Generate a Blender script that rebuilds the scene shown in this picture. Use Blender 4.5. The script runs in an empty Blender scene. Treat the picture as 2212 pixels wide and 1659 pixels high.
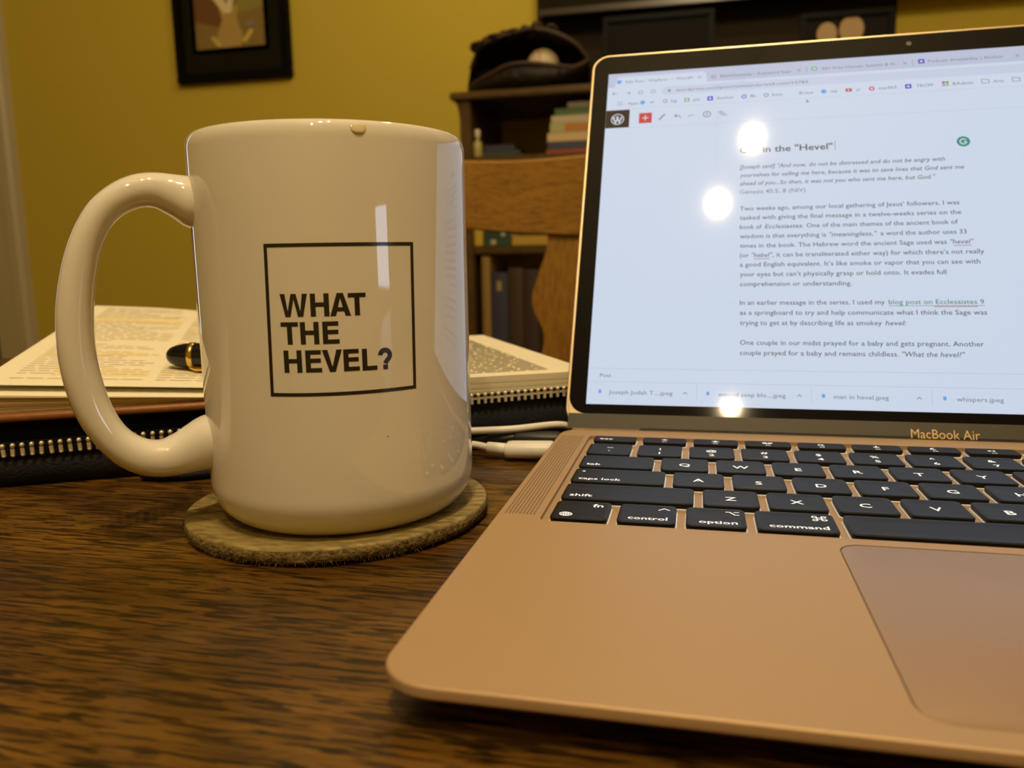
import bpy, bmesh, math, random
from mathutils import Vector, Matrix
random.seed(7)
sc = bpy.context.scene
COL = sc.collection
M = 0.001                       # all builders below work in millimetres
R = math.radians
# ------------------------------------------------------------------ camera
cam_d = bpy.data.cameras.new('camera')
cam = bpy.data.objects.new('camera', cam_d)
COL.objects.link(cam)
rt = Vector((0.97383225, 0.22658487, -0.01760819))
dn = Vector((0.01875635, -0.15734177, -0.98736608))
fw = Vector((-0.22649272, 0.96119866, -0.15747439))
mw = Matrix(((rt.x, -dn.x, -fw.x, 0.0561241), (rt.y, -dn.y, -fw.y, -0.1212238), (rt.z, -dn.z, -fw.z, 0.0831648), (0, 0, 0, 1)))
cam.matrix_world = mw
cam_d.sensor_fit = 'HORIZONTAL'
cam_d.sensor_width = 36.0
cam_d.lens = 1714.3241 / 2212 * 36
cam_d.clip_start = 0.01
cam_d.clip_end = 50
cam_d.dof.use_dof = True
cam_d.dof.focus_distance = 0.248
cam_d.dof.aperture_fstop = 16.0
sc.camera = cam
# ------------------------------------------------------------------ light and exposure
world = bpy.data.worlds.new('dusk')
sc.world = world
world.use_nodes = True
world.node_tree.nodes['Background'].inputs[0].default_value = (0.72, 0.80, 1.0, 1)
world.node_tree.nodes['Background'].inputs[1].default_value = 4.0
LAMP_COLOR = (1.0, 0.75, 0.43, 1)
LAMP_POWER = 4200.0
sc.view_settings.view_transform = 'Standard'
sc.view_settings.look = 'None'
sc.view_settings.exposure = 0.0
sc.view_settings.gamma = 1.0
sc.view_settings.use_curve_mapping = False
sc.cycles.use_denoising = True
sc.cycles.max_bounces = 8
sc.cycles.diffuse_bounces = 4
sc.cycles.glossy_bounces = 4
sc.cycles.sample_clamp_indirect = 4.0
sc.cycles.caustics_reflective = False
sc.cycles.caustics_refractive = False


# ------------------------------------------------------------------ materials
def mat(name, color, rough=0.5, metal=0.0, spec=0.5, coat=0.0, emit=None, estr=0.0, bump=None, sheen=0.0):
    m = bpy.data.materials.new(name)
    m.use_nodes = True
    nt = m.node_tree
    b = nt.nodes['Principled BSDF']
    b.inputs['Base Color'].default_value = (*color, 1)
    b.inputs['Roughness'].default_value = rough
    b.inputs['Metallic'].default_value = metal
    b.inputs['Specular IOR Level'].default_value = spec
    b.inputs['Coat Weight'].default_value = coat
    b.inputs['Coat Roughness'].default_value = 0.08
    b.inputs['Sheen Weight'].default_value = sheen
    if emit:
        b.inputs['Emission Color'].default_value = (*emit, 1)
        b.inputs['Emission Strength'].default_value = estr
    if bump:
        sx, dist, detail = bump[:3]
        tc = nt.nodes.new('ShaderNodeTexCoord')
        mp = nt.nodes.new('ShaderNodeMapping')
        mp.inputs['Scale'].default_value = bump[3] if len(bump) > 3 else (1, 1, 1)
        n = nt.nodes.new('ShaderNodeTexNoise')
        n.inputs['Scale'].default_value = sx
        n.inputs['Detail'].default_value = detail
        bp = nt.nodes.new('ShaderNodeBump')
        bp.inputs['Strength'].default_value = 1.0
        bp.inputs['Distance'].default_value = dist
        nt.links.new(tc.outputs['Object'], mp.inputs[0])
        nt.links.new(mp.outputs[0], n.inputs['Vector'])
        nt.links.new(n.outputs['Fac'], bp.inputs['Height'])
        nt.links.new(bp.outputs[0], b.inputs['Normal'])
    return m


def mottle(m, scale, c1, c2, stretch=(1, 1, 1), lo=0.35, hi=0.65, detail=6):
    """colour variation of the material itself between c1 and c2"""
    nt = m.node_tree
    b = nt.nodes['Principled BSDF']
    tc = nt.nodes.new('ShaderNodeTexCoord')
    mp = nt.nodes.new('ShaderNodeMapping')
    mp.inputs['Scale'].default_value = stretch
    n = nt.nodes.new('ShaderNodeTexNoise')
    n.inputs['Scale'].default_value = scale
    n.inputs['Detail'].default_value = detail
    r = nt.nodes.new('ShaderNodeValToRGB')
    r.color_ramp.elements[0].position = lo
    r.color_ramp.elements[0].color = (*c1, 1)
    r.color_ramp.elements[1].position = hi
    r.color_ramp.elements[1].color = (*c2, 1)
    nt.links.new(tc.outputs['Object'], mp.inputs[0])
    nt.links.new(mp.outputs[0], n.inputs['Vector'])
    nt.links.new(n.outputs['Fac'], r.inputs[0])
    nt.links.new(r.outputs[0], b.inputs['Base Color'])
    return m


def wood(name, dark, mid, light, axis=0, fine=1.0, rough=0.38, coat=0.25, streak=1.0, rot=0.0):
    m = mat(name, mid, rough, spec=0.35, coat=coat)
    nt = m.node_tree
    L = nt.links
    b = nt.nodes['Principled BSDF']
    tc = nt.nodes.new('ShaderNodeTexCoord')

    def noise(along, across, detail, dist=0.0):
        mp = nt.nodes.new('ShaderNodeMapping')
        s = [across] * 3
        s[axis] = along
        mp.inputs['Scale'].default_value = s
        mp.inputs['Rotation'].default_value = (0, 0, rot)
        n = nt.nodes.new('ShaderNodeTexNoise')
        n.inputs['Scale'].default_value = 1.0
        n.inputs['Detail'].default_value = detail
        n.inputs['Distortion'].default_value = dist
        L.new(tc.outputs['Object'], mp.inputs[0])
        L.new(mp.outputs[0], n.inputs['Vector'])
        return n.outputs['Fac']

    def ramp(fac, stops):
        r = nt.nodes.new('ShaderNodeValToRGB')
        e = r.color_ramp.elements
        e[0].position, e[0].color = stops[0][0], (*stops[0][1], 1)
        e[1].position, e[1].color = stops[1][0], (*stops[1][1], 1)
        for p, c in stops[2:]:
            q = e.new(p)
            q.color = (*c, 1)
        L.new(fac, r.inputs[0])
        return r.outputs[0]

    def mix(a, c, fac, kind='MULTIPLY'):
        x = nt.nodes.new('ShaderNodeMix')
        x.data_type = 'RGBA'
        x.blend_type = kind
        if isinstance(fac, float):
            x.inputs['Factor'].default_value = fac
        else:
            L.new(fac, x.inputs['Factor'])
        L.new(a, x.inputs['A'])
        L.new(c, x.inputs['B'])
        return x.outputs['Result']
    broad = ramp(noise(9 * fine, 26 * fine, 3, 0.8), [(0.34, mid), (0.66, light)])
    g = lambda v: (v, v, v)
    grain = ramp(noise(34 * fine, 300 * fine, 4), [(0.34, g(0.5)), (0.58, g(1.12))])
    pore_f = noise(95 * fine, 1050 * fine, 2)
    pores = ramp(pore_f, [(0.42, g(0.12)), (0.475, g(1.0))])
    pore2 = ramp(noise(60 * fine, 560 * fine, 2), [(0.39, g(0.14)), (0.43, g(1.0))])
    c = mix(broad, grain, 0.75 * streak)
    c = mix(c, pores, 0.85 * streak)
    c = mix(c, pore2, 0.8 * streak)
    L.new(c, b.inputs['Base Color'])
    bp = nt.nodes.new('ShaderNodeBump')
    bp.inputs['Strength'].default_value = 0.5
    bp.inputs['Distance'].default_value = 0.00012
    L.new(pore_f, bp.inputs['Height'])
    L.new(bp.outputs[0], b.inputs['Normal'])
    return m


# ------------------------------------------------------------------ mesh helpers (mm)
class MB:
    def __init__(self):
        self.v, self.f = [], []

    def add(self, vs, fs):
        o = len(self.v)
        self.v += [tuple(p) for p in vs]
        self.f += [tuple(i + o for i in f) for f in fs]
        return self

    def box(self, x0, x1, y0, y1, z0, z1):
        return self.add([(x0, y0, z0), (x1, y0, z0), (x1, y1, z0), (x0, y1, z0), (x0, y0, z1), (x1, y0, z1), (x1, y1, z1), (x0, y1, z1)],
                        [(0, 3, 2, 1), (4, 5, 6, 7), (0, 1, 5, 4), (1, 2, 6, 5), (2, 3, 7, 6), (3, 0, 4, 7)])

    def loft(self, loops, cap0=True, cap1=True, close=True):
        n = len(loops[0])
        vs = [p for l in loops for p in l]
        fs = []
        for k in range(len(loops) - 1):
            for i in range(n if close else n - 1):
                j = (i + 1) % n
                fs.append((k * n + i, k * n + j, (k + 1) * n + j, (k + 1) * n + i))
        if cap0:
            fs.append(tuple(range(n))[::-1])
        if cap1:
            fs.append(tuple(range((len(loops) - 1) * n, len(loops) * n)))
        return self.add(vs, fs)

    def lathe(self, prof, seg=48, cx=0, cy=0, z0=0, cap0=False, cap1=False):
        loops = [[(cx + r * math.cos(2 * PI * i / seg), cy + r * math.sin(2 * PI * i / seg), z0 + z) for i in range(seg)] for r, z in prof]
        return self.loft(loops, cap0, cap1)

    def tube(self, pts, rad, seg=12, aspect=1.0, up=(0, 0, 1), cap=True):
        pts = [Vector(p) for p in pts]
        loops = []
        n = len(pts)
        for i, p in enumerate(pts):
            t = (pts[min(i + 1, n - 1)] - pts[max(i - 1, 0)]).normalized()
            u = Vector(up)
            a = t.cross(u)
            if a.length < 1e-4:
                a = t.cross(Vector((1, 0, 0)))
            a.normalize()
            b = a.cross(t).normalized()
            r = rad[i] if isinstance(rad, (list, tuple)) else rad
            loops.append([p + a * (r * aspect * math.cos(2 * PI * k / seg)) + b * (r * math.sin(2 * PI * k / seg)) for k in range(seg)])
        return self.loft(loops, cap, cap)

    def poly(self, pts):
        return self.add(pts, [tuple(range(len(pts)))])

    def ell(self, c, r, seg=16, rings=10):
        loops = []
        for k in range(1, rings):
            a = -PI / 2 + PI * k / rings
            loops.append([(c[0] + r[0] * math.cos(a) * math.cos(2 * PI * i / seg), c[1] + r[1] * math.cos(a) * math.sin(2 * PI * i / seg), c[2] + r[2] * math.sin(a)) for i in range(seg)])
        return self.loft(loops)

    def mesh(self, name, m=None, smooth=False, bevel=0.0, seg=2, fixn=True):
        me = bpy.data.meshes.new(name)
        me.from_pydata([(a * M, b * M, c * M) for a, b, c in self.v], [], self.f)
        bm = bmesh.new()
        bm.from_mesh(me)
        if fixn:
            bmesh.ops.recalc_face_normals(bm, faces=bm.faces)
        if bevel:
            ed = [e for e in bm.edges if len(e.link_faces) == 2 and e.calc_face_angle(0) > 0.5]
            bmesh.ops.bevel(bm, geom=ed, offset=bevel * M, segments=seg, affect='EDGES', clamp_overlap=True)
        bm.to_mesh(me)
        bm.free()
        if m:
            me.materials.append(m)
        if smooth:
            me.shade_smooth()
            me.set_sharp_from_angle(angle=R(42 if smooth is True else smooth))
        return me

    def build(self, name, m=None, parent=None, smooth=False, bevel=0.0, seg=2, fixn=True):
        return link(name, self.mesh(name, m, smooth, bevel, seg, fixn), parent)


PI = math.pi


def link(name, me, parent=None):
    o = bpy.data.objects.new(name, me)
    COL.objects.link(o)
    if parent:
        o.parent = parent
    return o


def empty(name, loc=(0, 0, 0), rz=0.0, parent=None):
    o = bpy.data.objects.new(name, None)
    COL.objects.link(o)
    o.location = Vector(loc) * M
    o.rotation_euler = (0, 0, rz)
    o.empty_display_size = 0.02
    if parent:
        o.parent = parent
    return o


def tag(o, label, cat, group=None, kind=None):
    o['label'] = label
    o['category'] = cat
    if group:
        o['group'] = group
    if kind:
        o['kind'] = kind
    return o


def struct(o):
    o['kind'] = 'structure'
    return o


def rrect(x0, x1, y0, y1, r, z=0.0, n=5):
    out = []
    for cx, cy, a0 in ((x1 - r, y1 - r, 0), (x0 + r, y1 - r, 90), (x0 + r, y0 + r, 180), (x1 - r, y0 + r, 270)):
        for k in range(n + 1):
            a = R(a0 + 90 * k / n)
            out.append((cx + r * math.cos(a), cy + r * math.sin(a), z))
    return out


def spline(pts, n=8):
    """Catmull-Rom through pts"""
    P = [Vector(p) for p in pts]
    P = [P[0] * 2 - P[1]] + P + [P[-1] * 2 - P[-2]]
    out = []
    for i in range(1, len(P) - 2):
        a, b, c, d = P[i - 1:i + 3]
        for k in range(n):
            t = k / n
            out.append(0.5 * ((2 * b) + (c - a) * t + (2 * a - 5 * b + 4 * c - d) * t * t + (3 * b - a - 3 * c + d) * t ** 3))
    out.append(P[-2])
    return out


# text as flat mesh: returns (verts2d, faces) with the wanted left end, baseline and width or size (mm)
_txt = bpy.data.curves.new('lettering_source', 'FONT')
_txo = bpy.data.objects.new('lettering_source', _txt)
COL.objects.link(_txo)


def text2d(s, u, v, width=None, size=3.0, bold=0.0, shear=0.0, align='L', res=2):
    _txt.body = s
    _txt.resolution_u = res
    _txt.offset = bold
    _txt.shear = shear
    _txt.size = 1.0
    bpy.context.view_layer.update()
    me = bpy.data.meshes.new_from_object(_txo.evaluated_get(bpy.context.evaluated_depsgraph_get()))
    vs = [(p.co.x, p.co.y) for p in me.vertices]
    fs = [tuple(p.vertices) for p in me.polygons]
    bpy.data.meshes.remove(me)
    if not vs:
        return [], []
    x0, x1 = min(p[0] for p in vs), max(p[0] for p in vs)
    cap = 0.73
    sy = size / cap
    sx = width / (x1 - x0) if width else sy
    off = u if align == 'L' else (u - (x1 - x0) * sx / 2 if align == 'C' else u - (x1 - x0) * sx)
    return [((a - x0) * sx + off, b * sy + v) for a, b in vs], fs


def put_text(mb, w, *a, **k):
    vs, fs = text2d(*a, **k)
    mb.add([(x, y, w) for x, y in vs], fs)


def stroke(mb, pts, t, w=0.0, closed=False):
    """flat ribbon of thickness t along a 2D polyline"""
    P = [Vector((p[0], p[1])) for p in pts]
    n = len(P)
    lf, rg = [], []
    for i, p in enumerate(P):
        a = P[(i - 1) % n] if closed or i > 0 else p
        c = P[(i + 1) % n] if closed or i < n - 1 else p
        d1 = (p - a).normalized() if (p - a).length > 1e-9 else (c - p).normalized()
        d2 = (c - p).normalized() if (c - p).length > 1e-9 else d1
        d = (d1 + d2)
        d = d.normalized() if d.length > 1e-6 else d1
        nrm = Vector((-d.y, d.x))
        k = 1 / max(0.5, nrm.dot(Vector((-d1.y, d1.x))))
        lf.append(p + nrm * t / 2 * k)
        rg.append(p - nrm * t / 2 * k)
    vs = [(p.x, p.y, w) for p in lf] + [(p.x, p.y, w) for p in rg]
    fs = [(i, i + 1, n + i + 1, n + i) for i in range(n - 1)]
    if closed:
        fs.append((n - 1, 0, n, 2 * n - 1))
    mb.add(vs, fs)


def ring(mb, cx, cy, r, t, w=0.0, n=20, sx=1.0):
    stroke(mb, [(cx + sx * r * math.cos(2 * PI * i / n), cy + r * math.sin(2 * PI * i / n)) for i in range(n)], t, w, True)


def disc(mb, cx, cy, r, w=0.0, n=20, sx=1.0):
    mb.poly([(cx + sx * r * math.cos(2 * PI * i / n), cy + r * math.sin(2 * PI * i / n), w) for i in range(n)])


def quad(mb, x0, x1, y0, y1, w=0.0):
    mb.poly([(x0, y0, w), (x1, y0, w), (x1, y1, w), (x0, y1, w)])


# ------------------------------------------------------------------ shared materials
m_wall = mat('olive_wall_paint', (0.60, 0.48, 0.062), 0.75, spec=0.25, bump=(140, 0.0006, 3))
m_ceiling = mat('ceiling_paint', (0.40, 0.36, 0.26), 0.85)
m_trim = mat('grey_beige_trim_paint', (0.52, 0.47, 0.34), 0.45)
m_door = mat('dark_red_brown_door', (0.10, 0.035, 0.018), 0.5)
m_floor = wood('floor_wood', (0.05, 0.02, 0.008), (0.16, 0.07, 0.025), (0.24, 0.11, 0.04), axis=0, fine=0.4)
m_table = wood('dark_walnut_table', (0.02, 0.008, 0.002), (0.074, 0.032, 0.0045), (0.20, 0.098, 0.0125), axis=0, fine=1.0, rough=0.34, coat=0.15, streak=1.0)
m_oak = wood('golden_oak', (0.10, 0.05, 0.01), (0.31, 0.150, 0.022), (0.37, 0.19, 0.030), axis=0, fine=0.6, rough=0.4, streak=0.35)
m_oakv = wood('golden_oak_upright', (0.10, 0.05, 0.01), (0.31, 0.150, 0.022), (0.37, 0.19, 0.030), axis=2, fine=0.6, rough=0.4, streak=0.35)
m_shelf = wood('dark_bookcase_wood', (0.03, 0.015, 0.004), (0.085, 0.046, 0.011), (0.115, 0.065, 0.016), axis=0, fine=0.6, rough=0.45, streak=0.4)
m_bulb = mat('bulb_glow', (1, 1, 1), 0.4, emit=LAMP_COLOR[:3], estr=LAMP_POWER)
m_brass = mat('lamp_metal', (0.55, 0.42, 0.2), 0.3, metal=1.0)

# ------------------------------------------------------------------ room shell (mm, table top is z = 0, floor is z = -750)
XL, XR, YB, YF, ZF, ZC = -2950, 2500, 1950, -2600, -750, 2050
struct(MB().box(XL - 100, XR + 100, YF - 100, YB + 100, ZF - 80, ZF).build('floor', m_floor))
struct(MB().box(XL - 100, XR + 100, YF - 100, YB + 100, ZC, ZC + 80).build('ceiling', m_ceiling))
wb = MB().box(-2075, XR + 100, YB, YB + 100, ZF, ZC)
wb.box(XL - 100, -2075, YB, YB + 100, 1300, ZC)
struct(wb.build('wall_back', m_wall))
struct(MB().box(XL - 100, XL, YF, YB, ZF, ZC).build('wall_left', m_wall))
struct(MB().box(XL, XR, YF - 100, YF, ZF, ZC).build('wall_front', m_wall))
wr = MB()
WY0, WY1, WZ0, WZ1 = -1455, -875, -20, 305
wr.box(XR, XR + 100, YF, WY0, ZF, ZC).box(XR, XR + 100, WY1, YB, ZF, ZC)
wr.box(XR, XR + 100, WY0, WY1, ZF, WZ0).box(XR, XR + 100, WY0, WY1, WZ1, ZC)
struct(wr.build('wall_right', m_wall))
win = struct(empty('window_1', (XR, (WY0 + WY1) / 2, WZ0)))
hw = (WY1 - WY0) / 2
fr = MB()
fr.box(-12, 60, -hw - 40, -hw + 4, -40, WZ1 - WZ0 + 40).box(-12, 60, hw - 4, hw + 40, -40, WZ1 - WZ0 + 40)
fr.box(-12, 60, -hw, hw, WZ1 - WZ0 - 4, WZ1 - WZ0 + 40).box(-30, 60, -hw - 50, hw + 50, -40, 2)
fr.build('window_frame', m_trim, win, bevel=3)
m_pane = bpy.data.materials.new('window_glass')
m_pane.use_nodes = True
_nt = m_pane.node_tree
_g = _nt.nodes.new('ShaderNodeBsdfGlass')
_g.inputs['IOR'].default_value = 1.0
_nt.links.new(_g.outputs[0], _nt.nodes['Material Output'].inputs[0])
MB().box(40, 44, -hw, hw, 0, WZ1 - WZ0).build('pane', m_pane, win)
# door casing on the back wall, at the left edge of the view, and the dark door beside it
tr = MB()
prof = [(-2081, YB - 2), (-2081, YB - 16), (-2070, YB - 20), (-2004, YB - 20), (-1998, YB - 26), (-1990, YB - 32), (-1962, YB - 32), (-1952, YB - 24), (-1950, YB + 0)]
tr.loft([[(x, y, ZF) for x, y in prof], [(x, y, 1290) for x, y in prof]])
struct(tr.build('trim_1', m_trim, smooth=30))
struct(MB().box(-2850, -1950, YB - 20, YB, 1290, 1390).build('trim_2', m_trim, bevel=4))
dr = MB().box(-2840, -2078, YB + 12, YB + 50, ZF, 1296)
for x0, x1 in ((-2740, -2500), (-2420, -2180)):
    for z0, z1 in ((-600, 0), (150, 1150)):
        dr.box(x0, x1, YB + 6, YB + 14, z0, z1)
struct(dr.build('door_1', m_door, bevel=4))
struct(MB().box(-1948, XR, YB - 14, YB, ZF, ZF + 110).build('baseboard_back', m_trim, bevel=3))


# ceiling lights: two mirrored on the screen, one unseen and added for the wall
def ceiling_light(bulbs, cx, cy, label, m_glow=m_bulb, br=14):
    t = empty('ceiling_light', (cx, cy, ZC))
    MB().lathe([(0.5, 0), (48, 0), (48, -10), (40, -18), (0.5, -20)], 32).build('canopy', m_ceiling, t, smooth=True)
    for bx, by, bz in bulbs:
        p = Vector((bx - cx, by - cy, bz - ZC))
        MB().tube([(p.x * .6, p.y * .6, -18), (p.x, p.y, -40), (p.x, p.y, p.z + br + 6)], 3, 8).build('arm', m_brass, t, smooth=True)
        MB().lathe([(9, br - 4), (11, br + 8), (8, br + 18), (3, br + 20)], 20, p.x, p.y, p.z).build('socket', m_brass, t, smooth=True)
        MB().ell(p, (br, br, br), 20, 12).build('bulb', m_glow, t, smooth=60)
    return tag(t, label, 'ceiling light')


ceiling_light([(172, -333, 1609), (97, -457, 1531)], 132, -395, 'two-bulb ceiling light mirrored as two glowing spots high on the laptop screen')
ceiling_light([(152, -1092, 1526)], 152, -1092, 'single-bulb ceiling light mirrored as one small spot low on the laptop screen', mat('small_bulb_glow', (1, 1, 1), 0.4, emit=LAMP_COLOR[:3], estr=LAMP_POWER), 11)
m_bulb2 = mat('wall_side_bulb_glow', (1, 1, 1), 0.4, emit=LAMP_COLOR[:3], estr=230.0)
ceiling_light([(-20, 1000, 1370)], -20, 1000, 'single hanging bulb added out of view above the chair to brighten the olive wall', m_bulb2, 38)  # extra unseen bulb, added to brighten the back wall

# ------------------------------------------------------------------ table
tb = tag(empty('dining_table', (0, 0, -750)), 'dark brown wooden dining table with open streaky grain under the laptop and mug', 'table')
MB().loft([rrect(-950, 1050, -330, 480, 30, z) for z in (722, 746)] + [rrect(-946, 1046, -326, 476, 28, 750)]).build('tabletop', m_table, tb, smooth=30)
MB().box(-860, 960, -240, -215, 630, 722).box(-860, 960, 375, 400, 630, 722).box(-860, -835, -215, 375, 630, 722).box(935, 960, -215, 375, 630, 722).build('apron', m_table, tb)
for x in (-870, 890):
    for y in (-250, 335):
        MB().loft([rrect(x + i, x + 80 - i, y + i, y + 80 - i, 8, z) for z, i in ((0, 16), (400, 6), (720, 0))]).build('leg', m_table, tb)

# ------------------------------------------------------------------ laptop
H0 = 9.35
m_gold = mat('rose_gold_aluminium', (0.475, 0.325, 0.185), 0.52, metal=0.35, spec=0.5, bump=(2600, 0.00002, 2))
m_goldedge = mat('polished_gold_edge', (0.60, 0.49, 0.32), 0.34, metal=0.7)
m_goldpad = mat('gold_trackpad', (0.37, 0.25, 0.165), 0.45, metal=0.35, spec=0.5)
m_key = mat('black_key_plastic', (0.0045, 0.0045, 0.0055), 0.48, spec=0.22, bump=(5000, 0.000015, 2))
m_leg = mat('white_key_legend', (0.8, 0.8, 0.8), 0.5, emit=(0.9, 0.95, 1.0), estr=0.55)
m_back = mat('key_backlight', (0.8, 0.8, 0.8), 0.5, emit=(0.85, 0.92, 1.0), estr=0.12)
m_bezel = mat('black_bezel_glass', (0.004, 0.004, 0.005), 0.05, spec=0.25)
m_hinge = mat('dark_hinge_plastic', (0.05, 0.045, 0.03), 0.5)
m_dark = mat('dark_recess', (0.01, 0.008, 0.006), 0.7)
m_rubber = mat('black_rubber', (0.015, 0.015, 0.015), 0.8)

lap = tag(empty('laptop', (0, 0, 0)), 'rose gold laptop standing open on the table, its screen showing a page of text', 'laptop')
WD = 304.1
base = MB()
DEP = 213.2


def bloop(ins, zf, zr, n=8):
    l = rrect(ins, WD - ins, ins, DEP - ins, 11 - min(ins, 7), 0, n)
    return [(x, y, zf + (zr - zf) * y / DEP) for x, y, _ in l]


# side wall and belly of the wedge body, then the deck with openings for keys and trackpad
loops = [bloop(0.55, H0, H0), bloop(0.16, H0 - .22, H0 - .22), bloop(0, H0 - .7, H0 - .7), bloop(0.0, H0 - 2.0, H0 - 4.0), bloop(1.0, H0 - 2.9, H0 - 6.0), bloop(4.0, H0 - 3.9, 2.2), bloop(14, H0 - 5.0, 1.6), bloop(40, 3.6, 1.5)]
base.loft(loops, cap0=False, cap1=True)
# raised corners of the deck either side of the hinge recess
for a, b in ((4.0, 32.6), (271.5, 300.1)):
    base.box(a, b, DEP - 1.2, DEP + 1.35, H0 - 3, H0)
KX0, KX1, KY0, KY1 = 13.2, 290.9, 91.0, 200.6
PX0, PX1, PY0, PY1 = 91.8, 212.3, 5.8, 86.6
well = rrect(KX0, KX1, KY0, KY1, 2.5, H0, 5)
wellb = rrect(KX0, KX1, KY0, KY1, 2.5, H0 - 1.35, 5)
pad = rrect(PX0, PX1, PY0, PY1, 5.5, H0, 6)
padb = rrect(PX0, PX1, PY0, PY1, 5.5, H0 - 0.9, 6)
base.loft([well, wellb], False, True)
base.loft([pad, padb], False, True)
bm = bmesh.new()
for lp in (loops[0], well, pad):
    vs = [bm.verts.new(p) for p in lp]
    for i in range(len(vs)):
        bm.edges.new((vs[i], vs[(i + 1) % len(vs)]))
bmesh.ops.triangle_fill(bm, use_beauty=True, use_dissolve=False, edges=bm.edges[:], normal=(0, 0, 1))
bm.verts.index_update()
base.add([v.co[:] for v in bm.verts], [tuple(v.index for v in f.verts) for f in bm.faces])
bm.free()
base.build('base', m_gold, lap, smooth=35)
tp = MB()
tp.loft([rrect(PX0 + .32, PX1 - .32, PY0 + .32, PY1 - .32, 5.2, H0 - .8, 6), rrect(PX0 + .32, PX1 - .32, PY0 + .32, PY1 - .32, 5.2, H0 - .12, 6), rrect(PX0 + .5, PX1 - .5, PY0 + .5, PY1 - .5, 5.0, H0 - .05, 6)])
tp.build('trackpad', m_goldpad, lap, smooth=30)
for x in (30, 274):
    for y, h in ((22, 4.6), (185, 2.2)):
        MB().lathe([(8, 0), (8, h), (7.5, h + .2)], 20, x, y, 0, True, True).build('rubber_foot', m_rubber, lap)
for side, x0 in ((0, 2.3), (1, 292.6)):
    g = MB()
    for i in range(9):
        for j in range(102):
            disc(g, x0 + i * 1.06, 96.2 + j * 1.015, 0.29, H0 + 0.012, 6)
    o = g.build('speaker_grille', m_dark, lap)
    o['kind'] = 'stuff'
pt = MB()
for y in (192, 209):
    pt.loft([[(-.05, y + 4.6 * math.cos(a), 4.9 + 1.5 * math.sin(a)) for a in [2 * PI * k / 16 for k in range(16)]], [(.5, y + 4.6 * math.cos(a), 4.9 + 1.5 * math.sin(a)) for a in [2 * PI * k / 16 for k in range(16)]]])
pt.build('port', m_dark, lap)

# --- keys
U, RP = 19.0, 18.94
KB = 14.25
ROWY = [100.55, 119.5, 138.44, 157.38, 176.32]
_keys = {}
KZ = H0 + 0.62


def key_mesh(w, h):
    k = (round(w, 2), round(h, 2))
    if k not in _keys:
        mb = MB()
        a, b = w / 2, h / 2
        lp = lambda i, z, r: rrect(-a + i, a - i, -b + i, b - i, r, z, 4)
        mb.loft([lp(.25, -1.75, 1.6), lp(.08, -.55, 1.7), lp(0.05, -.2, 1.7), lp(.35, 0, 1.5), lp(1.3, -.06, 1.2), lp(min(2.6, b * .5), -.17, .9), lp(min(4.6, b * .8), -.24, .5)])
        _keys[k] = mb.mesh('key', m_key, smooth=50)
    return _keys[k]


glow = MB()


def key(cx, cy, w, h, legend=None):
    k = link('key', key_mesh(w, h), lap)
    k.location = (cx * M, cy * M, KZ * M)
    lp = rrect(cx - w / 2 - .2, cx + w / 2 + .2, cy - h / 2 - .2, cy + h / 2 + .2, 1.8, H0 - 1.05, 4)
    glow.loft([[(x, y, H0 - 1.34) for x, y, _ in lp], lp])
    if legend:
        mb = MB()
        legend(mb, w / 2, h / 2)
        # follow the shallow dish of the key top
        mb.v = [(x, y, -.225 + .215 * min(1, max(0, (1 - min(w / 2 - abs(x), h / 2 - abs(y)) / min(4.6, h * .4)))) + .03) for x, y, z in mb.v]
        mb.build('legend', m_leg, k, fixn=False)


def letter(ch, size=3.7):
    return lambda mb, a, b: put_text(mb, 0, ch, 0, -size / 2, size=size, bold=.012, align='C')


def duo(up, lowr):
    def f(mb, a, b):
        put_text(mb, 0, up, 0, 1.6, size=3.0, bold=.012, align='C')
        put_text(mb, 0, lowr, 0, -4.6, size=3.2, bold=.012, align='C')
    return f


def word(s, width, where='BL', extra=None):
    def f(mb, a, b):
        vx = {'L': -a + 2.4, 'R': a - 2.4}[where[1]]
        put_text(mb, 0, s, vx, -b + 3.2 if where[0] == 'B' else b - 4.8, width=width, size=2.75, bold=.014, align=where[1])
        if extra:
            extra(mb, a, b)
    return f


def ic_caret(mb, a, b):
    stroke(mb, [(a - 5.2, b - 4.4), (a - 3.6, b - 2.8), (a - 2.0, b - 4.4)], .42)


def ic_option(mb, a, b):
    stroke(mb, [(a - 5.4, b - 2.8), (a - 4.2, b - 2.8), (a - 2.8, b - 5.2), (a - 1.6, b - 5.2)], .42)
    stroke(mb, [(a - 3.1, b - 2.8), (a - 1.6, b - 2.8)], .42)


def ic_command(mb, a, b):
    cx, cy, s = a - 3.9, b - 4.2, .62
    for dx in (-1, 1):
        for dy in (-1, 1):
            ring(mb, cx + dx * 1.22, cy + dy * 1.22, .62, .36, n=12)
    stroke(mb, [(cx - s, cy - s), (cx + s, cy - s), (cx + s, cy + s), (cx - s, cy + s)], .36, closed=True)


def ic_globe(mb, a, b):
    cx, cy = -a + 4.2, -b + 4.4
    ring(mb, cx, cy, 1.75, .3)
    ring(mb, cx, cy, 1.7, .26, sx=.45)
    stroke(mb, [(cx, cy - 1.7), (cx, cy + 1.7)], .26)
    for y in (-.8, 0, .8):
        w = math.sqrt(1.75 ** 2 - y * y)
        stroke(mb, [(cx - w, cy + y), (cx + w, cy + y)], .26)


def ic_dot(mb, a, b):
    disc(mb, -a + 3.0, b - 3.4, .55)


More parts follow.
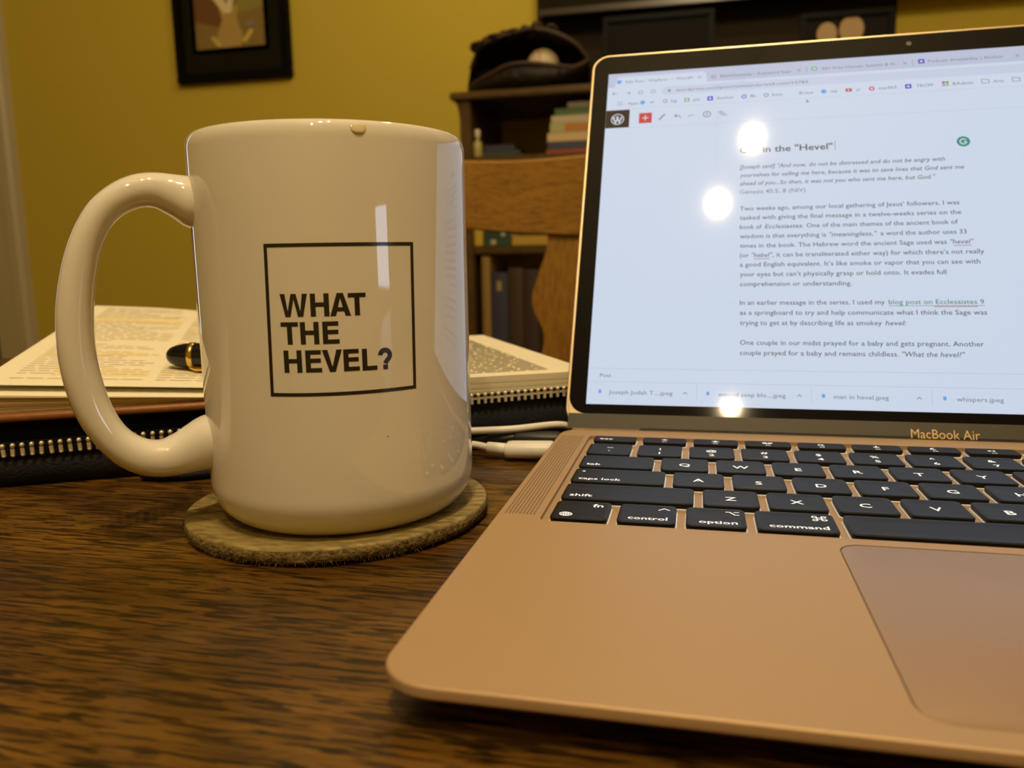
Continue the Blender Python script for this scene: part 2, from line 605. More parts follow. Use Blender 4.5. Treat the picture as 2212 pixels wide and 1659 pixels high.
def fkey(n):
    def f(mb, a, b):
        put_text(mb, 0, 'F%d' % n, 0, -b + 1.3, size=1.35, bold=.02, align='C')
        y = 1.2
        if n in (1, 2):
            r = .5 if n == 1 else .75
            disc(mb, 0, y, r, n=12)
            for k in range(8):
                c, s = math.cos(k * PI / 4), math.sin(k * PI / 4)
                stroke(mb, [(c * (r + .35), y + s * (r + .35)), (c * (r + .8), y + s * (r + .8))], .26)
        elif n == 3:
            quad(mb, -1.9, -.3, y - .2, y + 1.0), quad(mb, .1, 1.9, y + .1, y + 1.0), quad(mb, -1.2, 1.2, y - .9, y - .4)
        elif n == 4:
            ring(mb, -.2, y + .2, .85, .34)
            stroke(mb, [(.4, y - .4), (1.1, y - 1.1)], .4)
        elif n == 5:
            quad(mb, -.4, .4, y - .2, y + 1.2)
            stroke(mb, [(-.9, y + .2), (-.8, y - .5), (0, y - .8), (.8, y - .5), (.9, y + .2)], .3)
        elif n == 6:
            stroke(mb, [(.5, y + 1.0), (-.5, y + .8), (-.9, y), (-.4, y - .8), (.7, y - .9)], .5)
        else:
            for d in (-.9, .5):
                mb.poly([(d - .7, y, 0), (d + .6, y - .7, 0), (d + .6, y + .7, 0)])
    return f


GAP = 2.6


def row(r, items):
    x = KB
    for wu, lg in items:
        w = wu * U
        key(x + w / 2 + .3, ROWY[r], w - GAP, 16.55, lg)
        x += w


row(4, [(1, duo('~', '`'))] + [(1, duo(a, b)) for a, b in zip('!@#$%^&*()_+', '1234567890-=')] + [(1.5, word('delete', 9.2, 'BR'))])
row(3, [(1.5, word('tab', 5.0))] + [(1, letter(c)) for c in 'QWERTYUIOP'] + [(1, duo(a, b)) for a, b in zip('{}|', '[]\\')])


def letter_f(mb, a, b):
    put_text(mb, 0, 'F', 0, -1.85, size=3.7, bold=.012, align='C')


row(2, [(1.75, word('caps lock', 14.0, 'BL', ic_dot))] + [(1, letter(c)) for c in 'ASDFGHJKL'] + [(1, duo(':', ';')), (1, duo('"', "'")), (1.75, word('return', 9.6, 'BR'))])
row(1, [(2.25, word('shift', 7.0))] + [(1, letter(c)) for c in 'ZXCVBNM'] + [(1, duo(a, b)) for a, b in zip('<>?', ',./')] + [(2.25, word('shift', 7.0, 'BR'))])


def fnleg(mb, a, b):
    ic_globe(mb, a, b)
    put_text(mb, 0, 'fn', a - 2.3, b - 4.6, width=3.1, size=2.75, bold=.014, align='R')


row(0, [(1, fnleg), (1, word('control', 11.0, 'BR', ic_caret)), (1, word('option', 10.4, 'BR', ic_option)), (1.25, word('command', 15.4, 'BR', ic_command)), (5, None), (1.25, word('command', 15.4, 'BL')), (1, word('option', 10.4))])
for i, (dx, dy, hh) in enumerate(((0, 0, 0), (1, 0, 0), (1, 1, 0), (2, 0, 0))):
    key(KB + (11.5 + dx) * U - .7 + 1, ROWY[0] - 4.2 + dy * 8.4, U - GAP, 8.0, None)
for i in range(14):
    w = 14.5 * U / 14
    lg = word('esc', 4.4, 'BL') if i == 0 else (fkey(i) if i < 13 else None)
    if i == 0:
        lg = lambda mb, a, b: put_text(mb, 0, 'esc', -a + 2.4, -1.0, width=5.2, size=2.4, bold=.014)
    key(KB + (i + .5) * w + .35, 193.9, w - GAP, 8.7, lg)
fb = MB()
for c in (2.25 + 3 - .5 + .0, 2.25 + 6 - .5):
    pass
glow.build('backlight', m_back, lap)

# --- lid
lid = empty('screen_lid', parent=lap)
TH = R(119.792)
e = Vector((0, -math.cos(TH), math.sin(TH)))
nrm = Vector((0, -math.sin(TH), -math.cos(TH))) * 1.0
nrm = Vector((1, 0, 0)).cross(e)
lid.matrix_basis = Matrix(((1, e.x, nrm.x, 0), (0, e.y, nrm.y, 0.2133211), (0, e.z, nrm.z, 0.0070397), (0, 0, 0, 1)))
LV0, LV1 = 3.2, 207.0
shell = MB()
sl = lambda i, r, w: rrect(i, WD - i, LV0 + i, LV1 - i, r, w, 8)
shell.loft([sl(1.5, 7.6, .0), sl(1.3, 7.8, .18), sl(.5, 8.6, .18), sl(0.05, 9.0, -.35), sl(0.05, 9.0, -3.2), sl(1.2, 8.0, -4.4), sl(8, 6, -4.9)])
shell.build('lid_shell', m_goldedge, lid, smooth=35)
bz = MB()
bz.loft([rrect(1.5, WD - 1.5, 9.4, LV1 - 1.5, 7.6, .02, 8), rrect(1.5, WD - 1.5, 9.4, LV1 - 1.5, 7.6, .07, 8)])
bz.build('bezel', m_bezel, lid)
hg = MB()
hg.box(1.5, WD - 1.5, 2.4, 9.38, -.5, .24)
hg.box(33, 271, -1.0, 3.4, -5.0, .24)
hg.build('hinge_cover', m_hinge, lid)
lt = MB()
put_text(lt, .27, 'MacBook Air', 139.6, 2.75, width=24.9, size=4.0, res=4)
m_gletter = mat('gold_lettering', (0.75, 0.52, 0.24), 0.45)
lt.build('lettering', m_gletter, lid, fixn=False)
wc = MB()
disc(wc, 152.05, 200.4, 1.25, .085, 20)
wc.build('webcam', mat('webcam_lens', (0.09, 0.07, 0.06), 0.3), lid)

DU0, DU1, DV0, DV1 = 8.95, 295.15, 13.8, 194.2


def scr(name, color, k=1.0):
    """a lit area of the display under its cover glass"""
    return mat(name, (0.004, 0.004, 0.004), 0.035, spec=0.5, emit=color, estr=k)


SC_PAGE = scr('lit_page', (0.58, 0.66, 0.80))
SC_BAR = scr('lit_tab_strip', (0.47, 0.52, 0.68))
SC_PILL = scr('lit_address_field', (0.53, 0.59, 0.75))
SC_TXT = scr('lit_dark_text', (0.085, 0.09, 0.11))
SC_GRY = scr('lit_grey_text', (0.20, 0.21, 0.25))
SC_MID = scr('lit_mid_grey', (0.36, 0.39, 0.47))
SC_LINE = scr('lit_divider', (0.47, 0.52, 0.64))
SC_GREEN = scr('lit_green', (0.03, 0.26, 0.20))
SC_GLINK = scr('lit_link_green', (0.06, 0.22, 0.13))
SC_RED = scr('lit_red', (0.52, 0.055, 0.06))
SC_PINK = scr('lit_pink_underline', (0.55, 0.16, 0.30))
SC_BLUE = scr('lit_blue', (0.14, 0.34, 0.80))
SC_PURP = scr('lit_purple', (0.085, 0.03, 0.52))
SC_LGRN = scr('lit_light_green', (0.14, 0.45, 0.22))
SC_BLACK = scr('lit_black_square', (0.018, 0.010, 0.012))
SC_WHITE = scr('lit_white', (0.66, 0.70, 0.80))
SC_YEL = scr('lit_yellow', (0.55, 0.36, 0.05))
SC_ORG = scr('lit_green_tile', (0.10, 0.35, 0.08))
mb = MB()
quad(mb, DU0, DU1, DV0, DV1, .085)
mb.build('display', SC_PAGE, lid)
mb = MB()
quad(mb, DU0, DU1, 185.6, DV1, .095)
mb.build('tab_strip', SC_BAR, lid)
mb = MB()
mb.poly([(12.4, 185.5, .1), (58.6, 185.5, .1), (57.6, 191.2, .1), (56.9, 192, .1), (14.2, 192, .1), (13.4, 191.2, .1)])
mb.build('active_tab', SC_PAGE, lid)
mb = MB()
mb.poly([(x, y, .1) for x, y, _ in rrect(36.2, 240, 179.2, 184.0, 2.3)])
mb.build('address_field', SC_PILL, lid)
ZT = .115
g = MB()      # dark text of the page
gr = MB()     # grey writing and symbols
T = lambda s, u, v, w, **k: put_text(g, ZT, s, u, v, width=w, **k)
put_text(g, ZT, 'C', 74.1, 141.9, size=3.6, bold=.016)
put_text(g, ZT, 'in the "Hevel"', 84.6, 141.9, width=31.0, size=3.6, bold=.014)
IT = dict(size=2.25, shear=.22, bold=.004)
lines = [('[Joseph said] "And now, do not be distressed and do not be angry with', 132.6, 88.4), ('yourselves for selling me here, because it was to save lives that God sent me', 128.0, 95.7), ('ahead of you...So then, it was not you who sent me here, but God."', 123.4, 83.7)]
for s, v, w in lines:
    T(s, 74.1, v + .4, w, **IT)
NB = dict(size=2.35, bold=.004)
body = [('Two weeks ago, among our local gathering of Jesus\u2019 followers, I was', 110.2, 92.2), ('tasked with giving the final message in a twelve-weeks series on the', 105.3, 92.5), (None, 100.4, 0), (None, 95.5, 0), (None, 90.6, 0), (None, 85.7, 0), ('a good English equivalent. It\u2019s like smoke or vapor that you can see with', 80.9, 97.7), ('your eyes but can\u2019t physically grasp or hold onto. It evades full', 76.0, 84.3), ('comprehension or understanding.', 71.1, 46.6), (None, 61.9, 0), ('as a springboard to try and help communicate what I think the Sage was', 57.0, 98.0), (None, 52.1, 0), ('One couple in our midst prayed for a baby and gets pregnant. Another', 42.7, 95.5), (None, 37.9, 0)]
for s, v, w in body:
    if s:
        T(s, 74.1, v - .1, w, **NB)
ITB = dict(size=2.35, bold=.004, shear=.22)
v = 100.3
T('book of', 74.1, v, 9.6, **NB), T('Ecclesiastes.', 85.0, v, 16.6, **ITB), T('One of the main themes of the ancient book of', 103.0, v, 61.9, **NB)
v = 95.4
T('wisdom is that everything is', 74.1, v, 37.0, **NB), T('"meaningless,"', 112.6, v, 19.6, **ITB), T('a word the author uses 33', 133.6, v, 34.3, **NB)
v = 90.5
T('times in the book. The Hebrew word the ancient Sage used was', 74.1, v, 85.6, **NB), T('"hevel"', 161.2, v, 9.1, **ITB)
v = 85.6
T('(or', 74.1, v, 3.9, **NB), T('"hebel"', 79.3, v, 8.8, **ITB), T(', it can be transliterated either way) for which there\u2019s not really', 88.2, v, 85.6, **NB)
v = 61.8
T('In an earlier message in the series, I used my', 74.1, v, 59.3, **NB)
v = 52.0
T('trying to get at by describing life as smokey', 74.1, v, 57.6, **NB), T('hevel:', 133.0, v, 8.2, **ITB)
v = 37.8
T('couple prayed for a baby and remains childless.', 74.1, v, 63.2, **NB), T('"What the hevel?"', 138.7, v, 23.6, **ITB)
quad(g, 116.6, 116.8, 141.2, 146.4, ZT)
g.build('screen_text', SC_TXT, lid, fixn=False)
# grey writing: tabs, address, bookmarks, footer, downloads
G = lambda s, u, v, w=None, **k: put_text(gr, ZT, s, u, v - .85, width=w, **dict(dict(size=1.75, bold=.004), **k))
G('Genesis 45:5, 8 (NIV)', 74.1, 120.0, 29.0, size=2.25)
G('Edit Post \u2039 Wayfarer \u2014 WordPr', 18.0, 188.7, 34.0), G('BibleGateway - Keyword Sear', 64.8, 188.5, 33.7), G('30+ Free Human System & H...', 112.4, 188.9, 34.4), G('Podcast Availability | Anchor', 159.7, 189.0, 32.0)
G('wordpress.com/post/tomvanderwell.com/33783', 43.2, 181.6, 62.6)
for s, a, b in (('Apps', 19.6, 25.0), ('wf', 30.6, 32.7), ('bg', 41.1, 43.9), ('pic', 52.0, 55.1), ('Anchor', 63.1, 71.3), ('fb', 78.9, 81.7), ('bsis', 89.3, 94.0), ('Brave', 101.8, 108.0), ('wp', 115.7, 119.0), ('yt', 127.3, 129.1), ('mx365', 137.3, 145.1), ('TRCPF', 153.5, 160.8), ('BAdmin', 169.1, 177.8), ('Arts', 185.9, 190.3)):
    G(s, a, 175.1, b - a)
for u in (54.7, 102.0, 149.6, 197.3):
    stroke(gr, [(u - .75, 188.0), (u + .75, 189.5)], .24, ZT)
    stroke(gr, [(u - .75, 189.5), (u + .75, 188.0)], .24, ZT)
for u in (105.3, 152.8):
    quad(gr, u, u + .2, 187.3, 190.7, ZT)
G('Post', 14.3, 27.4, 5.0, size=1.8)
for s, a, b in (('Joseph Judah T....jpeg', 18.6, 46.1), ('wound seep blo....jpeg', 65.1, 92.5), ('man in hevel.jpeg', 111.4, 132.4), ('whispers.jpeg', 157.4, 174.4)):
    G(s, a, 19.5, b - a, size=1.95)
for u in (51.4, 98.0, 143.8, 190.2):
    stroke(gr, [(u - .9, 19.2), (u, 20.1), (u + .9, 19.2)], .3, ZT)
# navigation arrows and editor tools
stroke(gr, [(13.9, 181.6), (11.6, 181.6)], .3, ZT), stroke(gr, [(12.5, 182.5), (11.6, 181.6), (12.5, 180.7)], .3, ZT)
stroke(gr, [(18.2, 181.5), (20.6, 181.5)], .3, ZT), stroke(gr, [(19.7, 182.4), (20.6, 181.5), (19.7, 180.6)], .3, ZT)
ring(gr, 25.8, 181.5, 1.05, .32, ZT), ring(gr, 32.0, 181.5, 1.0, .3, ZT)
quad(gr, 39.4, 40.6, 180.8, 182.2, ZT)
stroke(gr, [(35.5, 163.9), (38.2, 167.2)], .75, ZT)
stroke(gr, [(45.9, 164.4), (45.5, 165.6), (43.2, 165.8)], .4, ZT), stroke(gr, [(44.1, 166.7), (43.0, 165.8), (44.1, 164.9)], .4, ZT)
stroke(gr, [(49.8, 164.4), (50.2, 165.6), (52.4, 165.8)], .3, ZT)
ring(gr, 58.6, 165.7, 1.7, .45, ZT)
quad(gr, 58.35, 58.85, 164.8, 166.7, ZT)
for k in range(3):
    quad(gr, 63.7 + k * .9, 66.3 + k * .9, 166.5 - k * 1.0, 166.9 - k * 1.0, ZT)
ring(gr, 61.6, 188.4, .95, .35, ZT), ring(gr, 38.2, 175.2, .95, .35, ZT), ring(gr, 86.5, 175.1, .95, .4, ZT)
for u in (182.7, 195.4):
    stroke(gr, [(u - 1.5, 174.3), (u - 1.5, 176.6), (u - .3, 176.6), (u, 176.2), (u + 1.5, 176.2), (u + 1.5, 174.3)], .28, ZT, True)
gr.poly([(104.7, 171.2, ZT), (104.9, 168.9, ZT), (105.4, 169.5, ZT), (106.3, 169.4, ZT)])
def region(name, v0, v1):
    mb = MB()
    keep = {}
    for f in gr.f:
        if v0 <= gr.v[f[0]][1] < v1:
            mb.f.append(tuple(keep.setdefault(i, len(keep)) for i in f))
    mb.v = [gr.v[i] for i in sorted(keep, key=keep.get)]
    mb.build(name, SC_GRY, lid, fixn=False)


for nm, a_, b_ in (('download_text', 13, 23), ('footer_text', 23, 31), ('scripture_text', 110, 130), ('tool_icons', 160, 168), ('bookmark_text', 168, 178.4), ('address_text', 178.4, 185.6), ('tab_text', 185.6, 195)):
    region(nm, a_, b_)
ln = MB()
quad(ln, DU0, DU1, 171.6, 171.75, ZT - .01), quad(ln, DU0, DU1, 30.6, 30.8, ZT - .01), quad(ln, DU0, DU1, 24.3, 24.5, ZT - .01)
for u in (56.2, 102.6, 148.4):
    quad(ln, u, u + .2, 16.5, 23.8, ZT - .01)
quad(ln, 20.9, DU1, 159.9, 160.05, ZT - .01)
ln.build('divider', SC_LINE, lid)


def icons(name, m, fn):
    mb = MB()
    fn(mb)
    mb.build(name, m, lid, fixn=False)


def each(name, m, fn, spots):
    for q in spots:
        mb = MB()
        fn(mb, *q)
        mb.build(name, m, lid, fixn=False)


each('blue_icon', SC_BLUE, lambda b, u, v: disc(b, u, v, 1.25, ZT), ((14.6, 188.9), (27.0, 175.1), (112.8, 175.1)))
each('file_icon', SC_BLUE, lambda b, u: quad(b, u - .6, u + .6, 19.0, 20.6, ZT), ((14.7,), (60.9,), (107.4,), (153.2,)))
each('green_icon', SC_LGRN, lambda b, u, v: quad(b, u - 1.3, u + 1.3, v - 1.1, v + 1.1, ZT), ((109.0, 189.1), (48.8, 175.1)))
each('purple_icon', SC_PURP, lambda b, u, v: quad(b, u - 1.35, u + 1.35, v - 1.25, v + 1.25, ZT), ((156.7, 189.2), (60.0, 175.1), (150.1, 175.1)))
each('purple_ring', SC_PURP, lambda b, u, v: ring(b, u, v, .95, .45, ZT), ((76.1, 175.0),))
each('white_mark', SC_WHITE, lambda b, u, v: quad(b, u - .6, u + .6, v - .5, v + .45, ZT + .01), ((156.7, 189.2), (60.0, 175.1), (150.1, 175.1), (109.0, 189.1), (48.8, 175.1)))
each('play_mark', SC_WHITE, lambda b, u, v: b.poly([(u - .4, v + .5, ZT + .01), (u - .4, v - .5, ZT + .01), (u + .6, v, ZT + .01)]), ((124.0, 175.0),))
each('red_button', SC_RED, lambda b: quad(b, 25.6, 31.9, 162.4, 168.6, ZT), ((),))
each('red_icon', SC_RED, lambda b: quad(b, 122.6, 125.4, 174.1, 176.0, ZT), ((),))
each('red_ring', SC_RED, lambda b: ring(b, 134.2, 175.1, .95, .6, ZT), ((),))
each('red_tile', SC_RED, lambda b: quad(b, 164.6, 165.85, 175.5, 176.7, ZT), ((),))
icons('plus_sign', SC_WHITE, lambda b: [quad(b, 27.2, 30.3, 165.3, 165.75, ZT + .01), quad(b, 28.5, 28.95, 164.0, 167.1, ZT + .01)])
icons('green_tile', SC_ORG, lambda b: quad(b, 166.15, 167.4, 175.5, 176.7, ZT))
icons('blue_tile', SC_BLUE, lambda b: quad(b, 164.6, 165.85, 174.0, 175.2, ZT))
icons('yellow_tile', SC_YEL, lambda b: quad(b, 166.15, 167.4, 174.0, 175.2, ZT))
icons('apps_grid', SC_MID, lambda b: [quad(b, 14.4 + i * 1.0, 15.0 + i * 1.0, 174.0 + j * 1.0, 174.6 + j * 1.0, ZT) for i in range(3) for j in range(3)])
icons('black_square', SC_BLACK, lambda b: quad(b, 9.0, 20.8, 160.4, 171.2, ZT))


def logo_w(b):
    ring(b, 14.9, 165.6, 3.05, .42, ZT + .01, 32)
    x, y = 14.9, 165.6
    stroke(b, [(x - 2.2, y + 1.2), (x - .9, y - 2.2), (x + .15, y + 1.0)], .8, ZT + .012)
    stroke(b, [(x - .3, y + 1.4), (x + 1.0, y - 2.1), (x + 1.9, y + 1.3)], .8, ZT + .014)
    stroke(b, [(x - 2.6, y + 1.35), (x - 1.0, y + 1.35)], .3, ZT + .013)
    stroke(b, [(x - .9, y + 1.55), (x + .8, y + 1.55)], .3, ZT + .013)


icons('round_logo', SC_WHITE, logo_w)


icons('green_badge', SC_GREEN, lambda b: disc(b, 170.7, 142.8, 2.75, ZT, 28))
icons('badge_letter', SC_WHITE, lambda b: [stroke(b, [(170.7 + 1.35 * math.cos(R(a)), 142.8 + 1.35 * math.sin(R(a))) for a in range(35, 345, 20)], .5, ZT + .01), stroke(b, [(170.9, 142.6), (172.1, 142.6)], .5, ZT + .01)])
icons('link_text', SC_GLINK, lambda b: [put_text(b, ZT, 'blog post on Ecclesaistes 9', 134.9, 61.8, width=36.6, **NB), quad(b, 134.9, 171.5, 60.95, 61.15, ZT)])
each('spelling_underline', SC_PINK, lambda b, u0, u1, v: quad(b, u0, u1, v, v + .35, ZT), ((162.3, 169.2, 89.45), (80.2, 86.9, 84.5), (152.3, 169.0, 60.45)))

# ------------------------------------------------------------------ cables at the laptop's left side
m_white = mat('white_cable_plastic', (0.80, 0.78, 0.72), 0.4)
m_blk = mat('black_cable_plastic', (0.014, 0.014, 0.015), 0.45)
cb = tag(empty('charging_cable', (0, 192, 0)), 'white charging cable plugged into the left side of the laptop and looping behind the mug', 'cable')


def plug(name, m, parent, x0, x1, y, z, a, b, y1=None, z1=None):
    mb = MB()
    y1 = y if y1 is None else y1
    z1 = z if z1 is None else z1
    lp = []
    for t, k in ((0, .9), (.05, 1), (.9, 1), (.98, .93), (1, .8)):
        x, yy, zz = x0 + (x1 - x0) * t, y + (y1 - y) * t, z + (z1 - z) * t
        lp.append([(x, yy + q[0] * k, zz + q[1] * k) for q in rrect(-a, a, -b, b, min(a, b) * .92, 0, 6)])
    mb.loft(lp)
    return mb.build(name, m, parent, smooth=40)


plug('plug', m_white, cb, -1.0, -20.5, 0, 4.9, 5.2, 3.1, -.6, 4.4)
plug('strain_relief', m_white, cb, -20.3, -29.0, -.6, 4.4, 2.5, 2.4, .4, 4.6)
cord = spline([(-28.5, .3, 4.6), (-36, 2.0, 5.2), (-47, 0, 5.0), (-60, -8, 4.0), (-74, -16, 3.2), (-88, -20, 3), (-94, -15, 4), (-84, -10, 6), (-66, -1, 8), (-48, 7.5, 9), (-22, 14.5, 9.6), (-4, 24.8, 10), (3, 30, 8), (14, 38, 4.5), (40, 45, 1.6), (90, 46, 1.6)], 6)
MB().tube(cord, 1.55, 10).build('cord', m_white, cb, smooth=60)
bc = tag(empty('adapter_cable', (0, 209, 0)), 'short black cable plugged in behind the white charging plug', 'cable')
plug('plug', m_blk, bc, -1.0, -20.5, 0, 5.6, 4.6, 2.6)
plug('strain_relief', m_blk, bc, -20.3, -33, 0, 5.6, 3.4, 1.9, -1.5, 4.5)
MB().tube(spline([(-32, -1.2, 4.6), (-40, -5, 3.6), (-50, -14, 2.2), (-62, -22, 1.7), (-80, -34, 1.7), (-98, -47, 1.7)], 5), 1.6, 8).build('cord', m_blk, bc, smooth=60)

# ------------------------------------------------------------------ coaster
m_leather = mat('tan_leather_top', (0.40, 0.30, 0.115), 0.55, spec=0.4, bump=(170, 0.0011, 7, (1, 2.4, 1)))
mottle(m_leather, 160, (0.155, 0.11, 0.030), (0.36, 0.275, 0.10), (1, 2.6, 1), .34, .66)
m_suede = mat('suede_edge', (0.26, 0.19, 0.08), 0.95, spec=0.1, bump=(900, 0.0008, 4))
mottle(m_suede, 700, (0.10, 0.072, 0.024), (0.26, 0.19, 0.08))
CR, CT = 48.4, 4.8
co = tag(empty('coaster', (-58.4, 113.6, 0)), 'round tan leather coaster with a fuzzy raw edge under the white mug', 'coaster')
SEG = 96


def lift(x, y):
    r = math.hypot(x, y) / CR
    return max(0, r - .72) * (3.0 * max(0, (x * .86 - y * .5) / CR) + 1.2 * max(0, (-x * .35 - y * .93) / CR))


def cring(r, z, nz=0.0):
    out = []
    for i in range(SEG):
        a = 2 * PI * i / SEG
        rr = r + nz * random.uniform(-1, 1) + .35 * math.sin(2 * a + 1)
        x, y = rr * math.cos(a), rr * math.sin(a)
        out.append((x, y, z + lift(x, y)))
    return out


MB().loft([cring(CR - .9, .25, .35), cring(CR, 1.0, .3), cring(CR + .1, 2.6, .2), cring(CR - .1, 3.7, .12), cring(CR - .25, 3.9, .08)], True, False).build('suede_edge', m_suede, co, smooth=60)
MB().loft([cring(CR - .25, 3.85, .0), cring(CR - .35, 4.35), cring(CR - 1.0, 4.75), cring(CR - 3, 4.8), cring(36, 4.8), cring(18, 4.8), cring(2, 4.8)]).build('leather_top', m_leather, co, smooth=60)
fz = MB()
for k in range(700):
    a = random.uniform(PI * .95, PI * 2.1)
    z = abs(random.gauss(0, .9))
    r = CR - .3 - .4 * (z < .6)
    x, y = r * math.cos(a), r * math.sin(a)
    z += lift(x, y) + .25
    d = Vector((math.cos(a + random.gauss(0, .6)), math.sin(a + random.gauss(0, .6)), random.gauss(-.25, .5))) * random.uniform(.5, 1.5)
    s = Vector((-math.sin(a), math.cos(a), random.gauss(0, .4))) * .07
    p = Vector((x, y, z))
    q = p + d
    q.z = max(q.z, .12)
    fz.add([p - s, p + s, q, p + Vector((0, 0, .09))], [(0, 1, 2), (1, 3, 2), (3, 0, 2)])
o = fz.build('edge_fibers', m_suede, co, fixn=False)
o['kind'] = 'stuff'

# ------------------------------------------------------------------ mug
m_cer = mat('white_ceramic', (0.82, 0.79, 0.71), 0.03, spec=1.0)
m_ink = mat('black_mug_print', (0.022, 0.018, 0.015), 0.22, spec=0.5)
MR, MH = 41.39, 114.65
mug = tag(empty('coffee_mug', (-55.05, 111.5, 4.8)), 'white ceramic coffee mug with black square print reading WHAT THE HEVEL?', 'mug')
prof = [(0.5, 1.4), (26.5, 1.4), (27.6, .35), (28.8, 0), (30.2, .15)]
for k in range(0, 13):
    a = R(-72 + 72 * k / 12)
    prof.append((MR - 11.2 + 11.2 * math.cos(a) * 1.0, 12.4 + 12.6 * math.sin(a)))
prof += [(MR, 30), (MR, 60), (MR, 90), (MR, MH - 4.4)]
for k in range(1, 14):
    a = R(180 * k / 14)
    prof.append((MR - 2.1 + 2.1 * math.cos(a), MH - 4.4 + 4.4 * math.sin(a)))
prof += [(MR - 4.2, MH - 6), (MR - 4.4, 60), (MR - 4.6, 18), (MR - 8, 9), (25, 6.5), (.5, 6)]
MB().lathe(prof, 128).build('body', m_cer, mug, smooth=70)
HP = [(34.0, 95.0, 17), (40.2, 96.0, 15.6), (42.2, 96.6, 13.8), (45.2, 97.7, 12.0), (49.9, 98.9, 10.0), (54.4, 98.6, 9.3), (59.0, 96.7, 8.7), (63.7, 92.9, 8.3), (67.6, 86.6, 8.4), (70.3, 79.2, 8.9), (72.2, 71.1, 9.3), (73.3, 63.0, 9.6), (73.6, 54.0, 9.7), (72.8, 45.7, 9.8), (70.6, 36.5, 9.6), (66.6, 28.6, 9.4), (60.8, 23.2, 10.2), (54.3, 21.4, 10.9), (48.6, 22.4, 12.6), (44.6, 23.6, 14.6), (41.0, 24.6, 16.4), (36.0, 25.4, 17.0)]
ha = R(-142.466)
hx, hy = math.cos(ha), math.sin(ha)
pts = spline([(p[0], p[1], p[2]) for p in HP], 4)
h = MB()
loops = []
for i, p in enumerate(pts):
    a, b = pts[max(i - 1, 0)], pts[min(i + 1, len(pts) - 1)]
    t = Vector((b.x - a.x, b.y - a.y)).normalized()
    n2 = Vector((-t.y, t.x))
    lp = []
    fl = max(0, 1 - (p.x - MR) / 9) if i < 20 or i > len(pts) - 20 else 0
    dep = 6.3 + 2.2 * fl * fl
    for k in range(24):
        an = 2 * PI * k / 24
        ca, sa = math.cos(an), math.sin(an)
        r1 = p.z / 2 * math.copysign(abs(ca) ** .85, ca)
        r2 = dep * math.copysign(abs(sa) ** .85, sa)
        q = p.x + n2.x * r1
        lp.append((hx * q - hy * r2, hy * q + hx * r2, p.y + n2.y * r1))
    loops.append(lp)
h.loft(loops)
h.build('handle', m_cer, mug, smooth=60)


# print wrapped on the mug (arc mm from the -65 degree line, height above the base)
def wrap(polys, name, m):
    bm = bmesh.new()
    for pl in polys:
        bm.faces.new([bm.verts.new((x, 0, z)) for x, z in pl])
    xs = [v.co.x for v in bm.verts]
    x = math.floor(min(xs))
    while x < max(xs):
        bmesh.ops.bisect_plane(bm, geom=bm.verts[:] + bm.edges[:] + bm.faces[:], plane_co=(x, 0, 0), plane_no=(1, 0, 0), dist=1e-6)
        x += .8
    for v in bm.verts:
        th = R(-65) + v.co.x / MR
        v.co = Vector(((MR + .05) * math.cos(th), (MR + .05) * math.sin(th), v.co.z)) * M
    me = bpy.data.meshes.new(name)
    bm.to_mesh(me)
    bm.free()
    me.materials.append(m)
    me.shade_smooth()
    return link(name, me, mug)


X0, X1, Z0, Z1, t = -18.75, 22.3, 42.35, 83.05, .98
sk = lambda x, z: (x + (z - 63) * .0185, z)
wrap([[sk(*p) for p in q] for q in ([(X0, Z0), (X1, Z0), (X1, Z0 + t), (X0, Z0 + t)], [(X0, Z1 - t), (X1, Z1 - t), (X1, Z1), (X0, Z1)], [(X0, Z0 + t), (X0 + t, Z0 + t), (X0 + t, Z1 - t), (X0, Z1 - t)], [(X1 - t, Z0 + t), (X1, Z0 + t), (X1, Z1 - t), (X1 - t, Z1 - t)])], 'printed_frame', m_ink)
LET = []


def rc(x0, x1, z0, z1):
    LET.append([(x0, z0), (x1, z0), (x1, z1), (x0, z1)])


def gl_H(x, w, z, hh, s):
    rc(x, x + s, z, z + hh), rc(x + w - s, x + w, z, z + hh), rc(x + s, x + w - s, z + hh * .42, z + hh * .42 + s * .86)


def gl_E(x, w, z, hh, s):
    rc(x, x + s, z, z + hh)
    q = s * .86
    rc(x + s, x + w, z, z + q), rc(x + s, x + w * .95, z + hh * .43, z + hh * .43 + q), rc(x + s, x + w * .97, z + hh - q, z + hh)


def gl_T(x, w, z, hh, s):
    q = s * .86
    rc(x, x + w, z + hh - q, z + hh), rc(x + w / 2 - s / 2, x + w / 2 + s / 2, z, z + hh - q)


def gl_L(x, w, z, hh, s):
    rc(x, x + s, z, z + hh), rc(x + s, x + w, z, z + s * .86)


def gl_V(x, w, z, hh, s):
    k = s * 1.08
    c = x + w / 2
    LET.append([(x, z + hh), (c - k * .5, z), (c + .0, z), (c, z + hh * .24), (x + k, z + hh)])
    LET.append([(c, z + hh * .24), (c, z), (c + k * .5, z), (x + w, z + hh), (x + w - k, z + hh)])


def gl_A(x, w, z, hh, s):
    k = s * 1.08
    c = x + w / 2
    LET.append([(x, z), (x + k, z), (c, z + hh * .78), (c, z + hh), (c - k * .55, z + hh)])
    LET.append([(x + w - k, z), (x + w, z), (c + k * .55, z + hh), (c, z + hh), (c, z + hh * .78)])
    zz = z + hh * .2
    f = .2 / .78 * (w / 2 - k)
    g2 = (.2 + s * .8 / hh) / .78 * (w / 2 - k)
    LET.append([(x + k + f, zz), (x + w - k - f, zz), (x + w - k - g2, zz + s * .8), (x + k + g2, zz + s * .8)])


